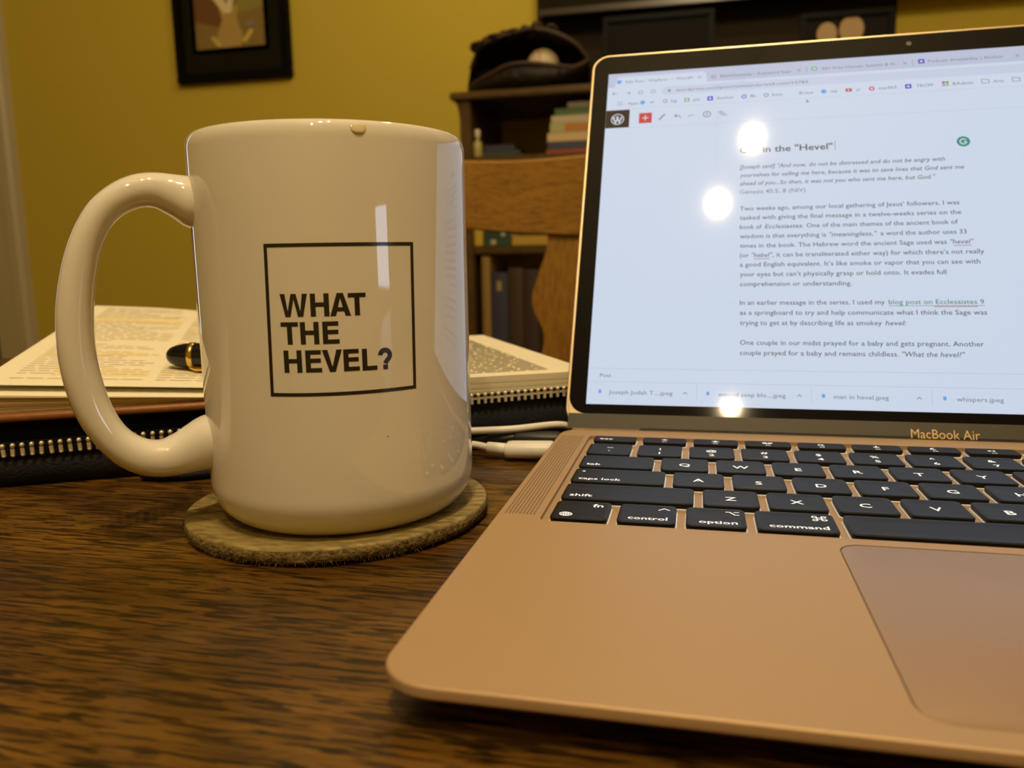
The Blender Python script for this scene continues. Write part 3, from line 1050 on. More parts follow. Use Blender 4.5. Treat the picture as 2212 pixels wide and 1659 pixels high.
def gl_W(x, w, z, hh, s):
    k = s * 1.0
    a, b, c = x + w * .27, x + w * .5, x + w * .73
    LET.append([(x, z + hh), (a - k * .5, z), (a, z), (a + .0, z + hh * .25), (x + k, z + hh)])
    LET.append([(a, z + hh * .25), (a, z), (a + k * .5, z), (b, z + hh * .75), (b, z + hh), (b - k * .5, z + hh)])
    LET.append([(b, z + hh), (b, z + hh * .75), (c - k * .5, z), (c, z), (c, z + hh * .25), (b + k * .5, z + hh)])
    LET.append([(c, z + hh * .25), (c, z), (c + k * .5, z), (x + w, z + hh), (x + w - k, z + hh)])


def gl_Q(x, w, z, hh, s):
    c, top, r = x + w / 2, z + hh, w / 2
    cz = top - r
    arc = [(c + (r - s * .48) * math.cos(R(a)), cz + (r - s * .48) * math.sin(R(a))) for a in range(178, -50, -12)]
    arc += [(c + .25, z + hh * .36), (c, z + hh * .27)]
    P = [Vector(p) for p in arc]
    for i in range(len(P) - 1):
        d0 = (P[min(i + 1, len(P) - 1)] - P[max(i - 1, 0)]).normalized()
        d1 = (P[min(i + 2, len(P) - 1)] - P[i]).normalized()
        n0, n1 = Vector((-d0.y, d0.x)) * s * .48, Vector((-d1.y, d1.x)) * s * .48
        LET.append([tuple(P[i] - n0), tuple(P[i + 1] - n1), tuple(P[i + 1] + n1), tuple(P[i] + n0)])
    rc(c - s * .5, c + s * .5, z, z + s * .98)


S_ = 1.38
z = 63.78
gl_W(-14.72, 7.4, z, 6.1, S_), gl_H(-6.62, 4.9, z, 6.1, S_), gl_A(-1.55, 5.45, z, 6.1, S_), gl_T(3.22, 4.75, z, 6.0, S_)
z = 56.42
gl_T(-14.93, 4.75, z, 6.0, S_), gl_H(-9.68, 4.95, z, 6.0, S_), gl_E(-3.8, 4.35, z, 6.0, S_)
z = 48.85
gl_H(-14.62, 4.95, z, 6.05, S_), gl_E(-8.72, 4.3, z, 6.0, S_), gl_V(-4.3, 5.3, z, 6.0, S_), gl_E(1.28, 4.25, z, 5.95, S_), gl_L(6.25, 4.1, z - .1, 5.95, S_), gl_Q(10.6, 4.1, z - .2, 6.0, S_)
wrap(LET, 'printed_lettering', m_ink)
wrap([[(12.47 + .17 * math.cos(k * PI / 4), 29.78 + .22 * math.sin(k * PI / 4)) for k in range(8)]], 'glaze_speck', m_ink)
# coffee drip below the rim
m_cof = mat('milky_coffee_drop', (0.72, 0.61, 0.36), 0.06)
dm = MB()
nu, nv = 14, 10
grid = []
for j in range(nv + 1):
    for i in range(nu + 1):
        a = -1 + 2 * i / nu
        b = j / nv
        arc_x = 8.1 + a * 2.25 * (1 - .25 * b * b) * math.sqrt(max(0.02, 1 - (b * .98) ** 4))
        zz = 113.05 - b * 2.45
        k = max(0, (1 - a * a)) ** .5
        th = R(-65) + arc_x / MR
        rz = MR - 2.1 + 2.1 * math.sqrt(max(0, 1 - (max(0, zz - (MH - 4.4)) / 4.4) ** 2))
        rr = rz + .02 + (.25 + .35 * b) * k * (1 - b ** 6)
        grid.append((rr * math.cos(th), rr * math.sin(th), zz))
dm.add(grid, [(j * (nu + 1) + i, j * (nu + 1) + i + 1, (j + 1) * (nu + 1) + i + 1, (j + 1) * (nu + 1) + i) for j in range(nv) for i in range(nu)])
o = dm.build('coffee_drip', m_cof, mug, smooth=80)
o['label'] = 'tan drop of coffee run down just under the rim'

# ------------------------------------------------------------------ open book in its zip case (local axes: s along the front edge, t towards the back)
FA = math.atan2(.548, 1)
m_case = mat('black_case_fabric', (0.010, 0.010, 0.014), 0.8, spec=0.3, bump=(900, 0.0006, 2))
m_lining = mat('black_case_lining', (0.006, 0.006, 0.008), 0.9, spec=0.1)
m_tooth = mat('brassy_zip_metal', (0.80, 0.73, 0.52), 0.38, metal=0.6)
m_brown = mat('brown_leather_cover', (0.26, 0.10, 0.018), 0.45, bump=(300, 0.0003, 4))
m_page = mat('cream_page_paper', (0.90, 0.85, 0.66), 0.8, spec=0.2)
m_pedge = mat('page_edge_paper', (0.76, 0.69, 0.49), 0.85, spec=0.1)
m_print = mat('grey_print', (0.70, 0.63, 0.43), 0.85, spec=0.1)
m_print2 = mat('dark_grey_print', (0.40, 0.36, 0.24), 0.85, spec=0.1)
m_hilite = mat('yellow_highlighter', (0.90, 0.78, 0.46), 0.85, spec=0.1)
case = tag(empty('zip_case', (-209, 118.3, 0), FA), 'black fabric zip case lying open under the thick book, brass-coloured teeth along its edge', 'case')


def pillow(s0, s1, t0, t1, z0, z1, r, name, m, parent):
    hz = (z1 - z0) / 2
    lp = []
    for k in range(9):
        a = R(-90 + 180 * k / 8)
        ins = hz * .8 * (1 - math.cos(a))
        lp.append(rrect(s0 + ins, s1 - ins, t0 + ins, t1 - ins, max(2, r - ins), (z0 + z1) / 2 + hz * math.sin(a), 6))
    return MB().loft(lp).build(name, m, parent, smooth=60)


pillow(-16, 122, -6, 224, 0, 14.2, 14, 'left_panel', m_case, case)
pillow(126, 252.5, -3, 224, 0, 21.0, 16, 'right_panel', m_case, case)
MB().box(116, 132, -2, 220, 1, 9).build('spine_panel', m_case, case, bevel=2)
MB().loft([rrect(-12, 118, 0, 220, 8, zz, 4) for zz in (13.0, 24.7)]).build('inner_lining', m_lining, case)
zline = lambda s: 15.0 + max(0, s - 10) / 249 * 5.0 + (3.9 if s > 124 else 0)
tl = [[(s, -6.2, zline(s) - 2.6), (s, -4.4, zline(s) - 2.6), (s, -4.4, zline(s) + 2.6), (s, -6.2, zline(s) + 2.6)] for s in range(-10, 125, 6)]
MB().loft(tl).build('zip_tape', m_lining, case)
tl = [[(s, -3.0, zline(s) - 2.2), (s, -1.4, zline(s) - 2.2), (s, -1.4, zline(s) + 1.4), (s, -3.0, zline(s) + 1.4)] for s in range(126, 250, 6)]
MB().loft(tl).build('zip_tape', m_lining, case)
tm = MB()
tm.loft([rrect(-.62, .62, -.9, .9, .4, zz, 2) for zz in (-2.1, .4)])
tm.ell((0, -.2, 1.35), (.78, 1.15, .95), 8, 6)
tm.ell((0, -.1, -2.0), (.72, 1.0, .6), 8, 6)
tooth = tm.mesh('tooth', m_tooth, smooth=60)
tm2 = MB()
tm2.loft([rrect(-.55, .55, -.8, .8, .35, zz, 2) for zz in (-2.2, .8)])
tm2.ell((0, -.3, 1.2), (.8, 1.0, .8), 8, 6)
tm2.add([(-1.3, -.6, -.5), (1.3, -.6, -.5), (1.3, .5, -.5), (-1.3, .5, -.5), (-1.3, -.6, .2), (1.3, -.6, .2), (1.3, .5, .2), (-1.3, .5, .2)], [(0, 3, 2, 1), (4, 5, 6, 7), (0, 1, 5, 4), (1, 2, 6, 5), (2, 3, 7, 6), (3, 0, 4, 7)])
tooth2 = tm2.mesh('tooth', m_tooth, smooth=50)
s = -9.0
while s < 246:
    left = s < 124
    o = link('tooth', tooth if left else tooth2, case)
    o.location = (s * M, (-6.4 if left else -3.3) * M, zline(s) * M)
    o.rotation_euler = (0, R(random.uniform(-4, 4)), 0)
    o.scale = (1.2, 1.0, 1.12)
    s += 3.25 if left else 3.05
pl = MB()
pp = spline([(58, -9, 2.4), (64, -13, 2.6), (72, -15.5, 2.6), (80, -15.5, 2.5), (88, -13, 2.4), (94, -9, 2.6)], 5)
pl.tube(pp, [1.2] + [3.2] * (len(pp) - 2) + [1.2], 12, .55, up=(0, 1, 0))
pl.build('zip_pull', m_case, case, smooth=60)

bk = tag(empty('open_book', (-209, 118.3, 25), FA), 'thick open book with cream highlighted pages lying in the black zip case', 'book')
BZ = 25.0
zl = lambda s, t: 39 - .075 * s + .089 * t - .0003 * s * t - BZ + 3.0 * math.sin(PI * min(1, max(0, s / 124))) * min(1, t / 120) - 2.2 * max(0, (s - 95) / 29) ** 2 * 3
zr = lambda s, t: 31.3 - .012 * t - BZ - 2.0 * max(0, (150 - s) / 24) ** 2


def sheet_solid(s0, s1, t0, t1, zb, zt, name, m, parent, ns=14, nt=16):
    top, bot = [], []
    for j in range(nt + 1):
        for i in range(ns + 1):
            ss, tt = s0 + (s1 - s0) * i / ns, t0 + (t1 - t0) * j / nt
            top.append((ss, tt, zt(ss, tt)))
            bot.append((ss, tt, zb(ss, tt)))
    n = len(top)
    W_ = ns + 1
    fs = []
    for j in range(nt):
        for i in range(ns):
            a = j * W_ + i
            fs.append((a, a + 1, a + 1 + W_, a + W_))
            fs.append((n + a, n + a + W_, n + a + 1 + W_, n + a + 1))
    for i in range(ns):
        fs.append((i, n + i, n + i + 1, i + 1))
        a = nt * W_ + i
        fs.append((a, a + 1, n + a + 1, n + a))
    for j in range(nt):
        a = j * W_
        fs.append((a, a + W_, n + a + W_, n + a))
        a = j * W_ + ns
        fs.append((a, n + a, n + a + W_, a + W_))
    return MB().add(top + bot, fs).build(name, m, parent, smooth=40)


pillow(-7, 120, -4.2, 219, 0, 3.1, 6, 'cover', m_brown, bk)
# left page pile in uneven gatherings, then the curling top page
cuts = [0.0, .12, .2, .36, .44, .6, .7, .86, 1.0]
for k in range(8):
    a, b = cuts[k], cuts[k + 1] - .025
    pz = lambda s, t, q: 3.2 + (max(3.6, zl(s, t) - 2.6) - 3.2) * q
    off = random.uniform(-1.0, 1.4) - (k == 7) * 2.5
    sheet_solid(-2 + random.uniform(-1.5, 1.5), 122, off, 213, lambda s, t, a=a: pz(s, t, a), lambda s, t, b=b: pz(s, t, b), 'page_gathering', m_pedge if k < 7 else m_page, bk)
sheet_solid(0, 123, 3.5, 213, lambda s, t: zl(s, t) - .22, zl, 'top_page', m_page, bk, 16, 18)
for k in range(12):
    a, b = k / 12, (k + 1) / 12 - .004
    pz = lambda s, t, q: -3.8 + (zr(s, t) - .4 + 3.8) * q
    off = random.uniform(-.12, .12)
    sheet_solid(126, 249 + random.uniform(-.2, .2), off, 213, lambda s, t, a=a: pz(s, t, a), lambda s, t, b=b: pz(s, t, b), 'page_gathering', m_pedge, bk)
sheet_solid(125, 249, .8, 213, lambda s, t: zr(s, t) - .22, zr, 'top_page', m_page, bk, 14, 14)


def strip(mb, s0, s1, t0, t1, zf, d=.12):
    n = max(2, int((s1 - s0) / 8))
    for i in range(n):
        a, b = s0 + (s1 - s0) * i / n, s0 + (s1 - s0) * (i + 1) / n
        mb.poly([(a, t0, zf(a, t0) + d), (b, t0, zf(b, t0) + d), (b, t1, zf(b, t1) + d), (a, t1, zf(a, t1) + d)])


p1, p2, hl = MB(), MB(), MB()
for k in range(44):
    t = 14 + k * 4.4
    for c0, c1 in ((9, 57), (62, 112)):
        if random.random() < .12:
            continue
        x = c0
        end = c1 - (random.uniform(4, 26) if random.random() < .35 else 0)
        while x < end - 3:
            w = random.uniform(3, 9)
            strip(p1, x, min(end, x + w), t, t + 1.3, zl)
            x += w + 1.4
for (c0, c1, t0, t1) in ((22, 58, 20, 32), (10, 52, 60, 68), (62, 110, 26, 33), (64, 112, 118, 128), (12, 57, 150, 168), (62, 108, 165, 180)):
    hl = MB()
    strip(hl, c0, c1, t0, t1, zl, .06)
    hl.build('highlighter_mark', m_hilite, bk, fixn=False)
for k in range(50):
    t = 12 + k * 3.9
    x = 140
    while x < 232:
        w = random.uniform(5, 14)
        strip(p2, x, min(232, x + w), t, t + 2.3, zr)
        x += w + 1.2
p1.build('page_print', m_print, bk, fixn=False)
p2.build('page_print', m_print2, bk, fixn=False)

# ------------------------------------------------------------------ fountain pen lying on the left page
m_pen = mat('black_pen_resin', (0.006, 0.006, 0.007), 0.08)
m_pgold = mat('gold_pen_trim', (0.85, 0.58, 0.18), 0.15, metal=1.0)
pen = tag(empty('fountain_pen', (-171, 182, 43.2), R(14)), 'black fountain pen with gold bands lying on the open page behind the mug', 'pen')
pen.rotation_euler = (0, R(1.5), R(14))


def xlathe(prof, seg=24):
    mb = MB()
    mb.loft([[(x, r * math.cos(2 * PI * i / seg), r * math.sin(2 * PI * i / seg)) for i in range(seg)] for x, r in prof])
    return mb


xlathe([(0, .6), (.15, 1.6), (.7, 2.6), (2, 3.7), (4.5, 4.7), (8, 5.4), (10.4, 5.65)]).build('cap_end', m_pen, pen, smooth=60)
xlathe([(10.3, 5.7), (10.5, 6.0), (12.4, 6.0), (12.6, 5.7)]).build('gold_band', m_pgold, pen, smooth=60)
xlathe([(12.5, 5.75), (60, 6.3), (62, 6.2)]).build('cap', m_pen, pen, smooth=60)
xlathe([(61.8, 6.3), (62, 6.55), (66, 6.55), (66.2, 6.2)]).build('gold_band', m_pgold, pen, smooth=60)
xlathe([(66, 5.7), (100, 5.5), (112, 4.6), (118, 2.6), (119, .8)]).build('barrel', m_pen, pen, smooth=60)
cl = MB()
cl.tube([(11.5, -3.2, -4.6), (14, -4.4, -5.2), (40, -4.6, -5.3), (50, -4.4, -5.0)], [1.1, 1.3, 1.1, 1.6], 10)
cl.build('clip', m_pgold, pen, smooth=60)

# ------------------------------------------------------------------ chair behind the table
ch = tag(empty('dining_chair', (-13, 790, -750)), 'golden oak dining chair with curved crest rail and wavy splat behind the table', 'chair')
K = .91
bow = lambda x: 24 * (1 - (x / 235) ** 2)
cr = MB()
N = 26
loops = []
for i in range(N + 1):
    q = -1 + 2 * i / N
    x = 255 * K * q
    top = K * (950 + 9 * q * q + 12 * math.exp(-(q * 255 / 120) ** 2)) + 75
    botm = K * (857 + 18 * q * q) + 75
    y = bow(x)
    r = 4
    loops.append([(x, y - 11, botm + 2), (x, y - 11, top - r), (x, y - 7, top - 1), (x, y, top), (x, y + 7, top - 1), (x, y + 11, top - r), (x, y + 11, botm + 2), (x, y, botm)])
cr.loft(loops)
cr.build('crest_rail', m_oak, ch, smooth=50)
hwid = [(860, 113), (842, 115), (819, 123), (795, 131), (783, 134), (765, 132), (741, 121), (723, 119), (699, 124), (660, 128), (620, 118), (580, 92), (540, 72), (500, 66), (430, 72)]
HW = spline([(z_ * K + 75, w_ * K, 0) for z_, w_ in hwid], 4)
sp = MB()
cols = 9
lp = []
for p in HW:
    z_, w_ = p.x, p.y
    rw = [(-w_ + 2 * w_ * i / cols, bow(-w_ + 2 * w_ * i / cols) - 5 - (860 - z_) * .02, z_) for i in range(cols + 1)]
    lp.append(rw + [(x, y + 10, z_) for x, y, z_ in reversed(rw)])
sp.loft(lp)
sp.build('splat', m_oakv, ch, smooth=40)
for sx in (-1, 1):
    pts_ = [(sx * 190, 10, 0), (sx * 196, -6, 250), (sx * 203, -10, 450), (sx * 215, -4, 700), (sx * 222, 4, 892)]
    MB().tube(spline(pts_, 4), [15] * 17, 12).build('back_post', m_oakv, ch, smooth=60)
    MB().tube([(sx * 190, -400, 0), (sx * 186, -396, 440)], [13, 20], 12).build('leg', m_oakv, ch, smooth=60)
    MB().tube([(sx * 190, -395, 200), (sx * 193, -4, 220)], 9, 10).build('stretcher', m_oak, ch, smooth=60)
MB().tube([(-190, -200, 205), (190, -200, 205)], 9, 10).build('stretcher', m_oak, ch, smooth=60)
MB().loft([rrect(-212 + i, 212 - i, -430 + i, 20 - i, 40, z_, 6) for z_, i in ((440, 4), (445, 0), (458, 0), (464, 6))]).build('seat', m_oak, ch, smooth=40)

# ------------------------------------------------------------------ bookcase
bcz = tag(empty('bookcase', (0, 1800, -750)), 'dark brown wooden bookcase standing against the olive wall behind the chair', 'bookcase')
y0, y1 = -150, 145


def board(name, x0, x1, z0, z1, ya=y0, yb=y1, mm=m_shelf, bev=3):
    return MB().box(x0, x1, ya, yb, z0 + 750, z1 + 750).build(name, mm, bcz, bevel=bev)


board('top', -490, 494, 430, 446, y0 - 12)
board('side_panel', -471, -446, -750, 430)
board('side_panel', 450, 475, -750, 430)
for z1_ in (308, 110, -152, -420, -690):
    board('shelf', -446, 450, z1_ - 19, z1_, y0 + 6)
board('back_board', -346, 481, 446, 720, 128, 146, mat('dark_back_board', (0.022, 0.014, 0.005), 0.7, spec=0.2))
for sx in (-1, 1):
    b = MB()
    xo = -471 if sx < 0 else 475
    pr = [(0, 0), (15, 0)] + [(15 - 15 * math.sin(R(a)), -36 + 36 * math.cos(R(a))) for a in range(15, 91, 15)]
    b.loft([[(xo + sx * x, yy, z_ + 430 + 750) for x, z_ in pr] for yy in (y0, y1)])
    b.build('bracket', m_shelf, bcz)


# books: boards, spine and page block are parts
def book(label, x0, x1, z0, z1, color, flat, group, depth=150, yf=1662, title=None, name='book'):
    t_ = tag(empty(name, ((x0 + x1) / 2, yf + depth / 2, z0)), label, 'book', group)
    mc = mat('cover_' + name, color, 0.5)
    a, d, hh = (x1 - x0) / 2, depth / 2, z1 - z0
    c = min(2.0, hh * .16) if flat else 2.0
    if flat:      # spine towards the room
        MB().box(-a, a, -d, d, 0, c).build('back_cover', mc, t_)
        MB().box(-a, a, -d, d, hh - c, hh).build('front_cover', mc, t_)
        MB().box(-a, a, -d, -d + 2, c * .9, hh - c * .9).build('spine', mc, t_, bevel=.5)
        MB().box(-a + 3, a - 3, -d + 2, d - 3, c, hh - c).build('page_block', m_pedge, t_)
    else:
        MB().box(-a, -a + c, -d, d, 0, hh).build('back_cover', mc, t_)
        MB().box(a - c, a, -d, d, 0, hh).build('front_cover', mc, t_)
        b = MB()
        b.loft([[(-a + 2 * a * i / 8, -d - 3.0 * math.sin(PI * i / 8), z_) for i in range(9)] + [(a, -d + 3, z_), (-a, -d + 3, z_)] for z_ in (0, hh)])
        b.build('spine', mc, t_, smooth=40)
        MB().box(-a + c, a - c, -d + 3, d - 4, 3, hh - 4).build('page_block', m_pedge, t_)
    if title:
        tx0, tx1, tz0, tz1, tc = title
        yy = -d - .3 if flat else -d - 3.3
        b = MB().box(tx0 - (x0 + x1) / 2, tx1 - (x0 + x1) / 2, yy - .2, yy + (.5 if flat else 3), tz0 - z0, tz1 - z0)
        b.build('title_patch', mat('title_patch', tc, 0.5), t_)
    return t_


G1 = 'books piled flat on the upper bookcase shelf'
book('thin red book at the bottom of the pile on the upper bookcase shelf', -277, -70, 308.3, 315.6, (0.36, 0.07, 0.03), True, G1)
book('dark navy book second from the bottom of the pile, above the thin red one', -274, -78, 315.9, 333, (0.045, 0.055, 0.10), True, G1)
book('cream book in the pile, between the navy and the orange-labelled one', -274, -74, 333.3, 351, (0.62, 0.48, 0.26), True, G1, 144)
book('pale green book in the pile with a bright orange spine label', -268, -66, 351.3, 372, (0.42, 0.42, 0.22), True, G1, 146, title=(-236, -120, 354, 370, (0.48, 0.19, 0.035)))
book('greyish white book in the pile, just below the dark green one', -265, -80, 372.3, 387.5, (0.50, 0.46, 0.31), True, G1, 140)
book('dark green book near the top of the pile on the upper shelf', -257, -70, 387.8, 402, (0.06, 0.14, 0.05), True, G1, 146)
book('small grey book lying topmost on the pile on the upper shelf', -229, -100, 402.3, 414, (0.24, 0.21, 0.17), True, G1, 120)
G2 = 'two slim dark books lying left on the upper bookcase shelf'
book('slim dark teal book lying under another behind the small pale bottle', -424, -338, 308.3, 320, (0.03, 0.055, 0.06), True, G2, 130, 1668)
book('slim dark blue book lying on top of another behind the small pale bottle', -420, -352, 320.3, 333, (0.03, 0.035, 0.07), True, G2, 120, 1668)
bt = tag(empty('bottle', (-437, 1675, 308.3)), 'small pale bottle with a white cap at the left end of the upper bookcase shelf', 'bottle')
MB().lathe([(.5, 0), (10.5, 0), (11.2, 2), (11.2, 28), (9, 33), (5, 37), (5, 44)], 24).build('bottle_body', mat('pale_olive_glass', (0.42, 0.36, 0.12), 0.25), bt, smooth=40)
MB().lathe([(6, 43), (6.4, 44), (6.4, 59), (5, 61), (.5, 61)], 24, cap0=True).build('cap', mat('cream_cap', (0.65, 0.6, 0.45), 0.4), bt, smooth=40)
G3 = 'things on the middle bookcase shelf below the crest rail'
yb_ = tag(empty('small_box', (-439, 1676, 110.3)), 'small bright yellow box at the left end of the middle bookcase shelf', 'box')
MB().box(-11, 11, -11, 11, 0, 30).build('box_body', mat('yellow_card', (0.60, 0.44, 0.05), 0.5), yb_, bevel=1.5)
MB().box(-11.8, 11.8, -11.8, 11.8, 27, 37).build('lid', mat('yellow_card_lid', (0.66, 0.50, 0.08), 0.5), yb_, bevel=1.5)
book('dark green book with pale spine label, lower of two on the middle shelf', -426, -360, 110.3, 127, (0.03, 0.075, 0.045), True, 'two dark green books on the middle bookcase shelf', 130, 1664, title=(-408, -396, 113, 124, (0.45, 0.45, 0.3)))
book('dark green book lying upper of two on the middle bookcase shelf', -424, -362, 127.3, 146, (0.025, 0.06, 0.04), True, 'two dark green books on the middle bookcase shelf', 126, 1664, title=(-384, -374, 131, 143, (0.40, 0.42, 0.3)))
book('mustard yellow flat book lying right of the dark green books', -358, -276, 110.3, 131, (0.52, 0.34, 0.05), True, None, 130, 1662)
G4 = 'tall books upright on the lower bookcase shelf'
book('tall slim tan book at the left end of the upright row', -431, -411, -151.7, 86, (0.30, 0.19, 0.055), False, G4, 170)
book('upright navy book with a gold mark on its spine beside the tan book', -408.5, -370, -151.7, 50, (0.04, 0.045, 0.085), False, G4, 165, title=(-395, -384, 8, 30, (0.35, 0.28, 0.10)))
book('upright dark brown book beside the navy one, left of the chair splat', -368, -334, -151.7, 60, (0.06, 0.035, 0.025), False, G4, 165)
book('upright blackish brown book half hidden by the wavy edge of the chair splat', -332, -298, -151.7, 56, (0.045, 0.03, 0.03), False, G4, 165)

# baseball glove lying on its back with a ball in its mouth, on top of the bookcase
m_glove = mat('dark_brown_glove_leather', (0.012, 0.007, 0.005), 0.55, spec=0.3, bump=(60, 0.004, 4))
m_lace = mat('glove_lace', (0.055, 0.030, 0.016), 0.6)
gv = tag(empty('baseball_glove', (-325, 1715, 446)), 'dark leather baseball glove lying open on the left end of the bookcase top', 'baseball glove')


def shell_loft(sections, name, m, thick=9):
    """C-shaped leather shell, open towards the room"""
    loops = []
    for x, zt, zb, yb2, lip in sections:
        outer, inner = [], []
        n = 12
        for k in range(n + 1):
            a = R(-62 + (360 - 2 * 28 - 62 - 62 + 62) * k / n) if False else R(-100 + 290 * k / n + 0)
        cz, hz = (zt + zb) / 2, (zt - zb) / 2
        for k in range(n + 1):
            a = R(205 - 230 * k / n)       # from low front lip round the back to the upper front lip
            outer.append((x, -yb2 * math.cos(a) * -1 * 1.0, cz + hz * math.sin(-a + PI)))
        loops.append(outer)
    return loops


lips_top = [(-138, 22), (-128, 62), (-112, 90), (-92, 108), (-66, 118), (-30, 124), (10, 131), (50, 126), (86, 112), (112, 96), (130, 76), (136, 66)]
lips_low = [(-138, 4), (-128, 16), (-112, 24), (-92, 30), (-66, 38), (-30, 50), (10, 52), (50, 48), (86, 44), (112, 44), (130, 54), (136, 60)]
up = MB()
loops = []
for (x, zt), (_, zlw) in zip(lips_top, lips_low):
    w = 88 * math.sqrt(max(.05, 1 - (x / 145) ** 2))
    o_ = []
    for k in range(11):
        q = k / 10
        o_.append((x, -w * .55 + w * 1.47 * math.sin(q * PI / 2), zt - (zt - zlw * .4) * (1 - math.cos(q * PI / 2)) ** 1.2))
    inn = [(a + (0 if abs(a) > 130 else 0), b - 9, max(c - 9, zlw * .35)) for a, b, c in reversed(o_)]
    loops.append(o_ + inn)
up.loft(loops)
up.build('back_shell', m_glove, gv, smooth=60)
lw = MB()
loops = []
for (x, zt), (_, zlw) in zip(lips_top, lips_low):
    w = 88 * math.sqrt(max(.05, 1 - (x / 145) ** 2))
    lo_ = max(0, (x - 70) * .62) if x > 70 else 0
    hgt = max(3, zlw - lo_)
    loops.append([(x, -w * .75 + w * .28 * math.cos(2 * PI * k / 14), lo_ + hgt / 2 + hgt / 2 * math.sin(2 * PI * k / 14)) for k in range(14)])
lw.loft(loops)
lw.build('thumb_pad', m_glove, gv, smooth=60)
fl = MB()
loops = []
for (x, zt), (_, zlw) in zip(lips_top[1:-1], lips_low[1:-1]):
    w = 88 * math.sqrt(max(.05, 1 - (x / 145) ** 2))
    lo_ = max(0, (x - 70) * .62) if x > 70 else 0
    loops.append([(x, -w * .7, lo_), (x, w * .55, lo_), (x, w * .5, lo_ + zlw * .35), (x, -w * .7, lo_ + zlw * .45)])
fl.loft(loops)
fl.build('palm', m_glove, gv, smooth=40)
for i, (x, zt) in enumerate(((-96, 104), (-60, 117), (-18, 124), (28, 127))):
    MB().tube(spline([(x - 16, -46, zt - 6), (x - 6, -30, zt), (x + 4, 0, zt - 1), (x + 10, 36, zt - 26), (x + 10, 60, zt - 66)], 4), 12, 10, 1.4).build('finger', m_glove, gv, smooth=60)
for i, (x, zt) in enumerate(((-84, 112), (-44, 123), (4, 130), (30, 136), (62, 128))):
    MB().tube(spline([(x - 12, -44, zt - 2), (x - 4, -46, zt + 4), (x + 6, -42, zt + 1), (x + 10, -36, zt - 6)], 4), 3.2, 8).build('lace', m_lace, gv, smooth=60)
lc = MB()
lc.tube(spline([(x, -88 * math.sqrt(max(.05, 1 - (x / 145) ** 2)) * .95, max(3, zlw) - 3 + 0) for x, zlw in lips_low[1:]], 4), 4.5, 8)
lc.tube(spline([(x, -88 * math.sqrt(max(.05, 1 - (x / 145) ** 2)) * .56, zt - 4) for x, zt in lips_top[1:]], 4), 5, 8)
lc.build('edge_binding', m_lace, gv, smooth=60)
m_ball = mat('off_white_ball_leather', (0.62, 0.52, 0.34), 0.5)
ball = tag(empty('baseball', (-293, 1720, 506.3)), 'off-white baseball resting in the mouth of the dark leather glove', 'ball')
MB().ell((0, 0, 0), (36.5, 36.5, 36.5), 28, 18).build('ball_cover', m_ball, ball, smooth=80)
sm = MB()
seam = []
for k in range(49):
    a = 2 * PI * k / 48
    p = Vector((math.cos(a) + .35 * math.cos(3 * a), math.sin(a) - .35 * math.sin(3 * a), 1.18 * math.sin(2 * a))).normalized() * 36.6
    seam.append(p)
sm.tube(seam, .8, 6, cap=False)
sm.build('seam', mat('red_seam', (0.35, 0.04, 0.03), 0.6), ball, smooth=60)

# television hanging over the bookcase
m_tvb = mat('black_tv_plastic', (0.012, 0.011, 0.010), 0.3)
m_tvs = mat('dark_tv_screen', (0.008, 0.008, 0.008), 0.12)
tv = tag(empty('television', (290, 1875, 650)), 'black flat television hanging above the bookcase, only its lower edge in view', 'television')
MB().loft([rrect(-620 + i, 620 - i, 0 + i, 715 - i, 8, zz, 4) for zz, i in ((-20, 1.5), (-18, 0), (16, 0), (20, 6))]).build('housing', m_tvb, tv, smooth=40).rotation_euler = (R(90), 0, 0)
q = MB()
q.box(-606, 606, -21.2, -19.5, 20, 702)
q.build('screen', m_tvs, tv)
q = MB().box(-619, 619, -24, -19.5, 0, 15)
q.build('lower_bezel', mat('grey_black_bezel', (0.05, 0.042, 0.032), 0.25), tv, bevel=1.5)
MB().box(-160, 160, 18, 74, 180, 520).build('wall_mount', m_tvb, tv)


# framed pictures
def frame(name, label, x0, x1, z0, z1, y, border, depth, m_fr, m_mat, tilt=0.0, mtl=None):
    t_ = tag(empty(name, ((x0 + x1) / 2, y, z0)), label, 'picture frame')
    t_.rotation_euler = (R(tilt), 0, 0)
    a, hh, b = (x1 - x0) / 2, z1 - z0, border
    MB().box(-a, a, -depth, 0, 0, b).build('rail', m_fr, t_, bevel=2)
    MB().box(-a, a, -depth, 0, hh - b, hh).build('rail', m_fr, t_, bevel=2)
    MB().box(-a, -a + b, -depth, 0, b, hh - b).build('stile', m_fr, t_, bevel=2)
    MB().box(a - b, a, -depth, 0, b, hh - b).build('stile', m_fr, t_, bevel=2)
    MB().box(-a + b - 1, a - b + 1, -depth + 8, -2, b - 1, hh - b + 1).build('mat_board', m_mat, t_)
    return t_


m_fblk = mat('black_frame_lacquer', (0.002, 0.002, 0.002), 0.55, spec=0.12)
m_fmat = mat('black_mat_board', (0.006, 0.006, 0.005), 0.4, spec=0.25)
f1 = frame('picture_frame', 'black framed vintage portrait print hanging on the olive wall above the mug', -1370, -1024, 577, 1050, 1949, 24, 24, m_fblk, m_fmat)
F = lambda nm, col, pts, d: MB().loft([[(x + 1197, -16 - d, z_ - 577) for x, z_ in pts], [(x + 1197, -15.5 - d, z_ - 577) for x, z_ in pts]]).build(nm, mat(nm + '_colour', tuple(min(.9, c * 1.7) for c in col), 0.6), f1)
RX = lambda x0, x1, z0, z1: [(x0, z0), (x1, z0), (x1, z1), (x0, z1)]
F('print_border', (0.40, 0.30, 0.15), RX(-1316, -1084, 651, 976), .0)
F('print_ground', (0.15, 0.105, 0.03), RX(-1304, -1096, 663, 964), .5)
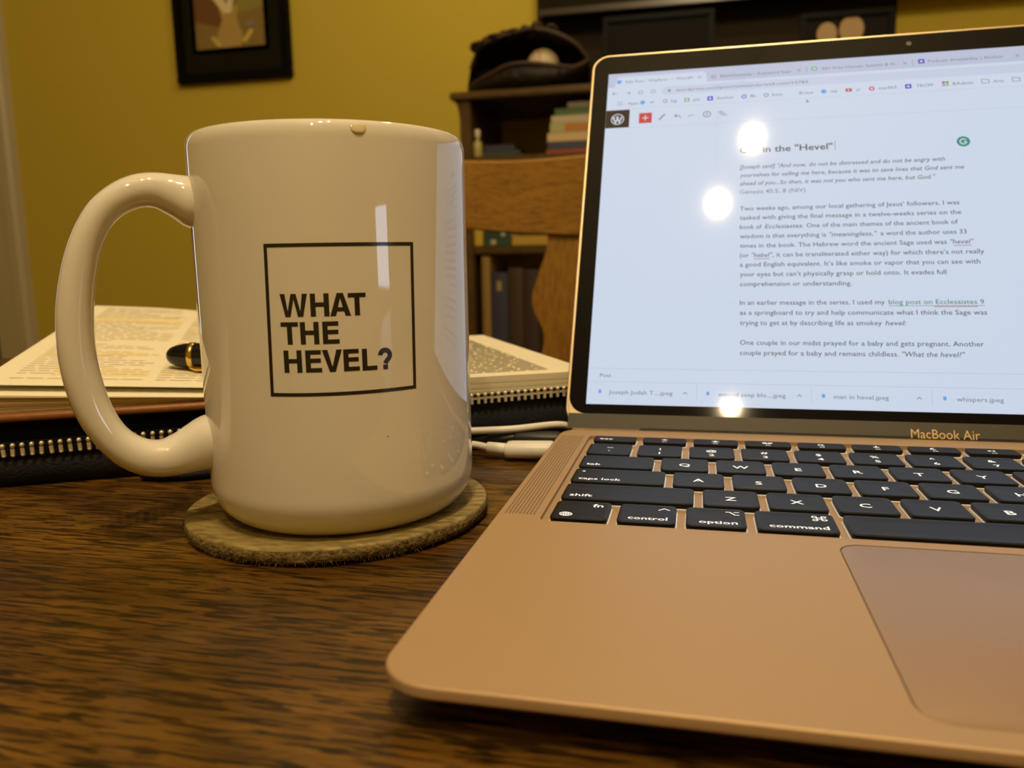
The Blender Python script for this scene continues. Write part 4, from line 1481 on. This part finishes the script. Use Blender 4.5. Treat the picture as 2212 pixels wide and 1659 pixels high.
F('print_brown_field', (0.10, 0.045, 0.016), [(-1304, 735), (-1215, 715), (-1212, 760), (-1238, 800), (-1230, 964), (-1304, 964)], 1.0)
F('print_green_field', (0.17, 0.15, 0.03), [(-1178, 748), (-1096, 760), (-1096, 964), (-1160, 964)], 1.0)
F('print_figure', (0.27, 0.195, 0.062), [(-1232, 664), (-1166, 664), (-1160, 690), (-1176, 735), (-1170, 770), (-1228, 770), (-1220, 735), (-1240, 690)], 1.5)
F('print_collar', (0.46, 0.40, 0.24), [(-1252, 800), (-1214, 752), (-1190, 752), (-1178, 802), (-1194, 800), (-1204, 772), (-1216, 798)], 2.0)
F('print_cap', (0.10, 0.095, 0.13), [(-1246, 812), (-1178, 812), (-1172, 850), (-1250, 850)], 2.0)
F('print_sleeve', (0.38, 0.28, 0.08), [(-1258, 690), (-1250, 697), (-1226, 672), (-1236, 664)], 2.0)
F('print_sleeve', (0.40, 0.31, 0.07), [(-1152, 672), (-1164, 677), (-1136, 708), (-1126, 702)], 2.0)
F('print_detail', (0.16, 0.13, 0.13), [(-1150, 712), (-1124, 714), (-1128, 728), (-1146, 726)], 2.0)
f2 = frame('picture_frame', 'dark framed picture standing on the bookcase right behind the laptop top corner', -173, 81, 446, 632, 1835, 14, 16, m_fblk, mat('dim_dark_picture', (0.010, 0.009, 0.009), 0.7, spec=0.1), tilt=-6)
f3 = frame('picture_frame', 'dark framed photo of two pale faces at the right end of the bookcase top', 262, 455, 446, 597, 1815, 13, 16, m_fblk, mat('dark_photo', (0.012, 0.010, 0.010), 0.7, spec=0.1), tilt=-6)
m_face = mat('pale_face_print', (0.40, 0.27, 0.13), 0.6)
for x, z_, r in ((-40, 106, 21), (10, 112, 25)):
    b = MB()
    b.loft([[(x + r * math.cos(2 * PI * k / 24), yy, z_ + r * 1.15 * math.sin(2 * PI * k / 24)) for k in range(24)] for yy in (-9.2, -8.6)])
    b.build('printed_face', m_face, f3)

bpy.data.objects.remove(_txo)
bpy.data.curves.remove(_txt)
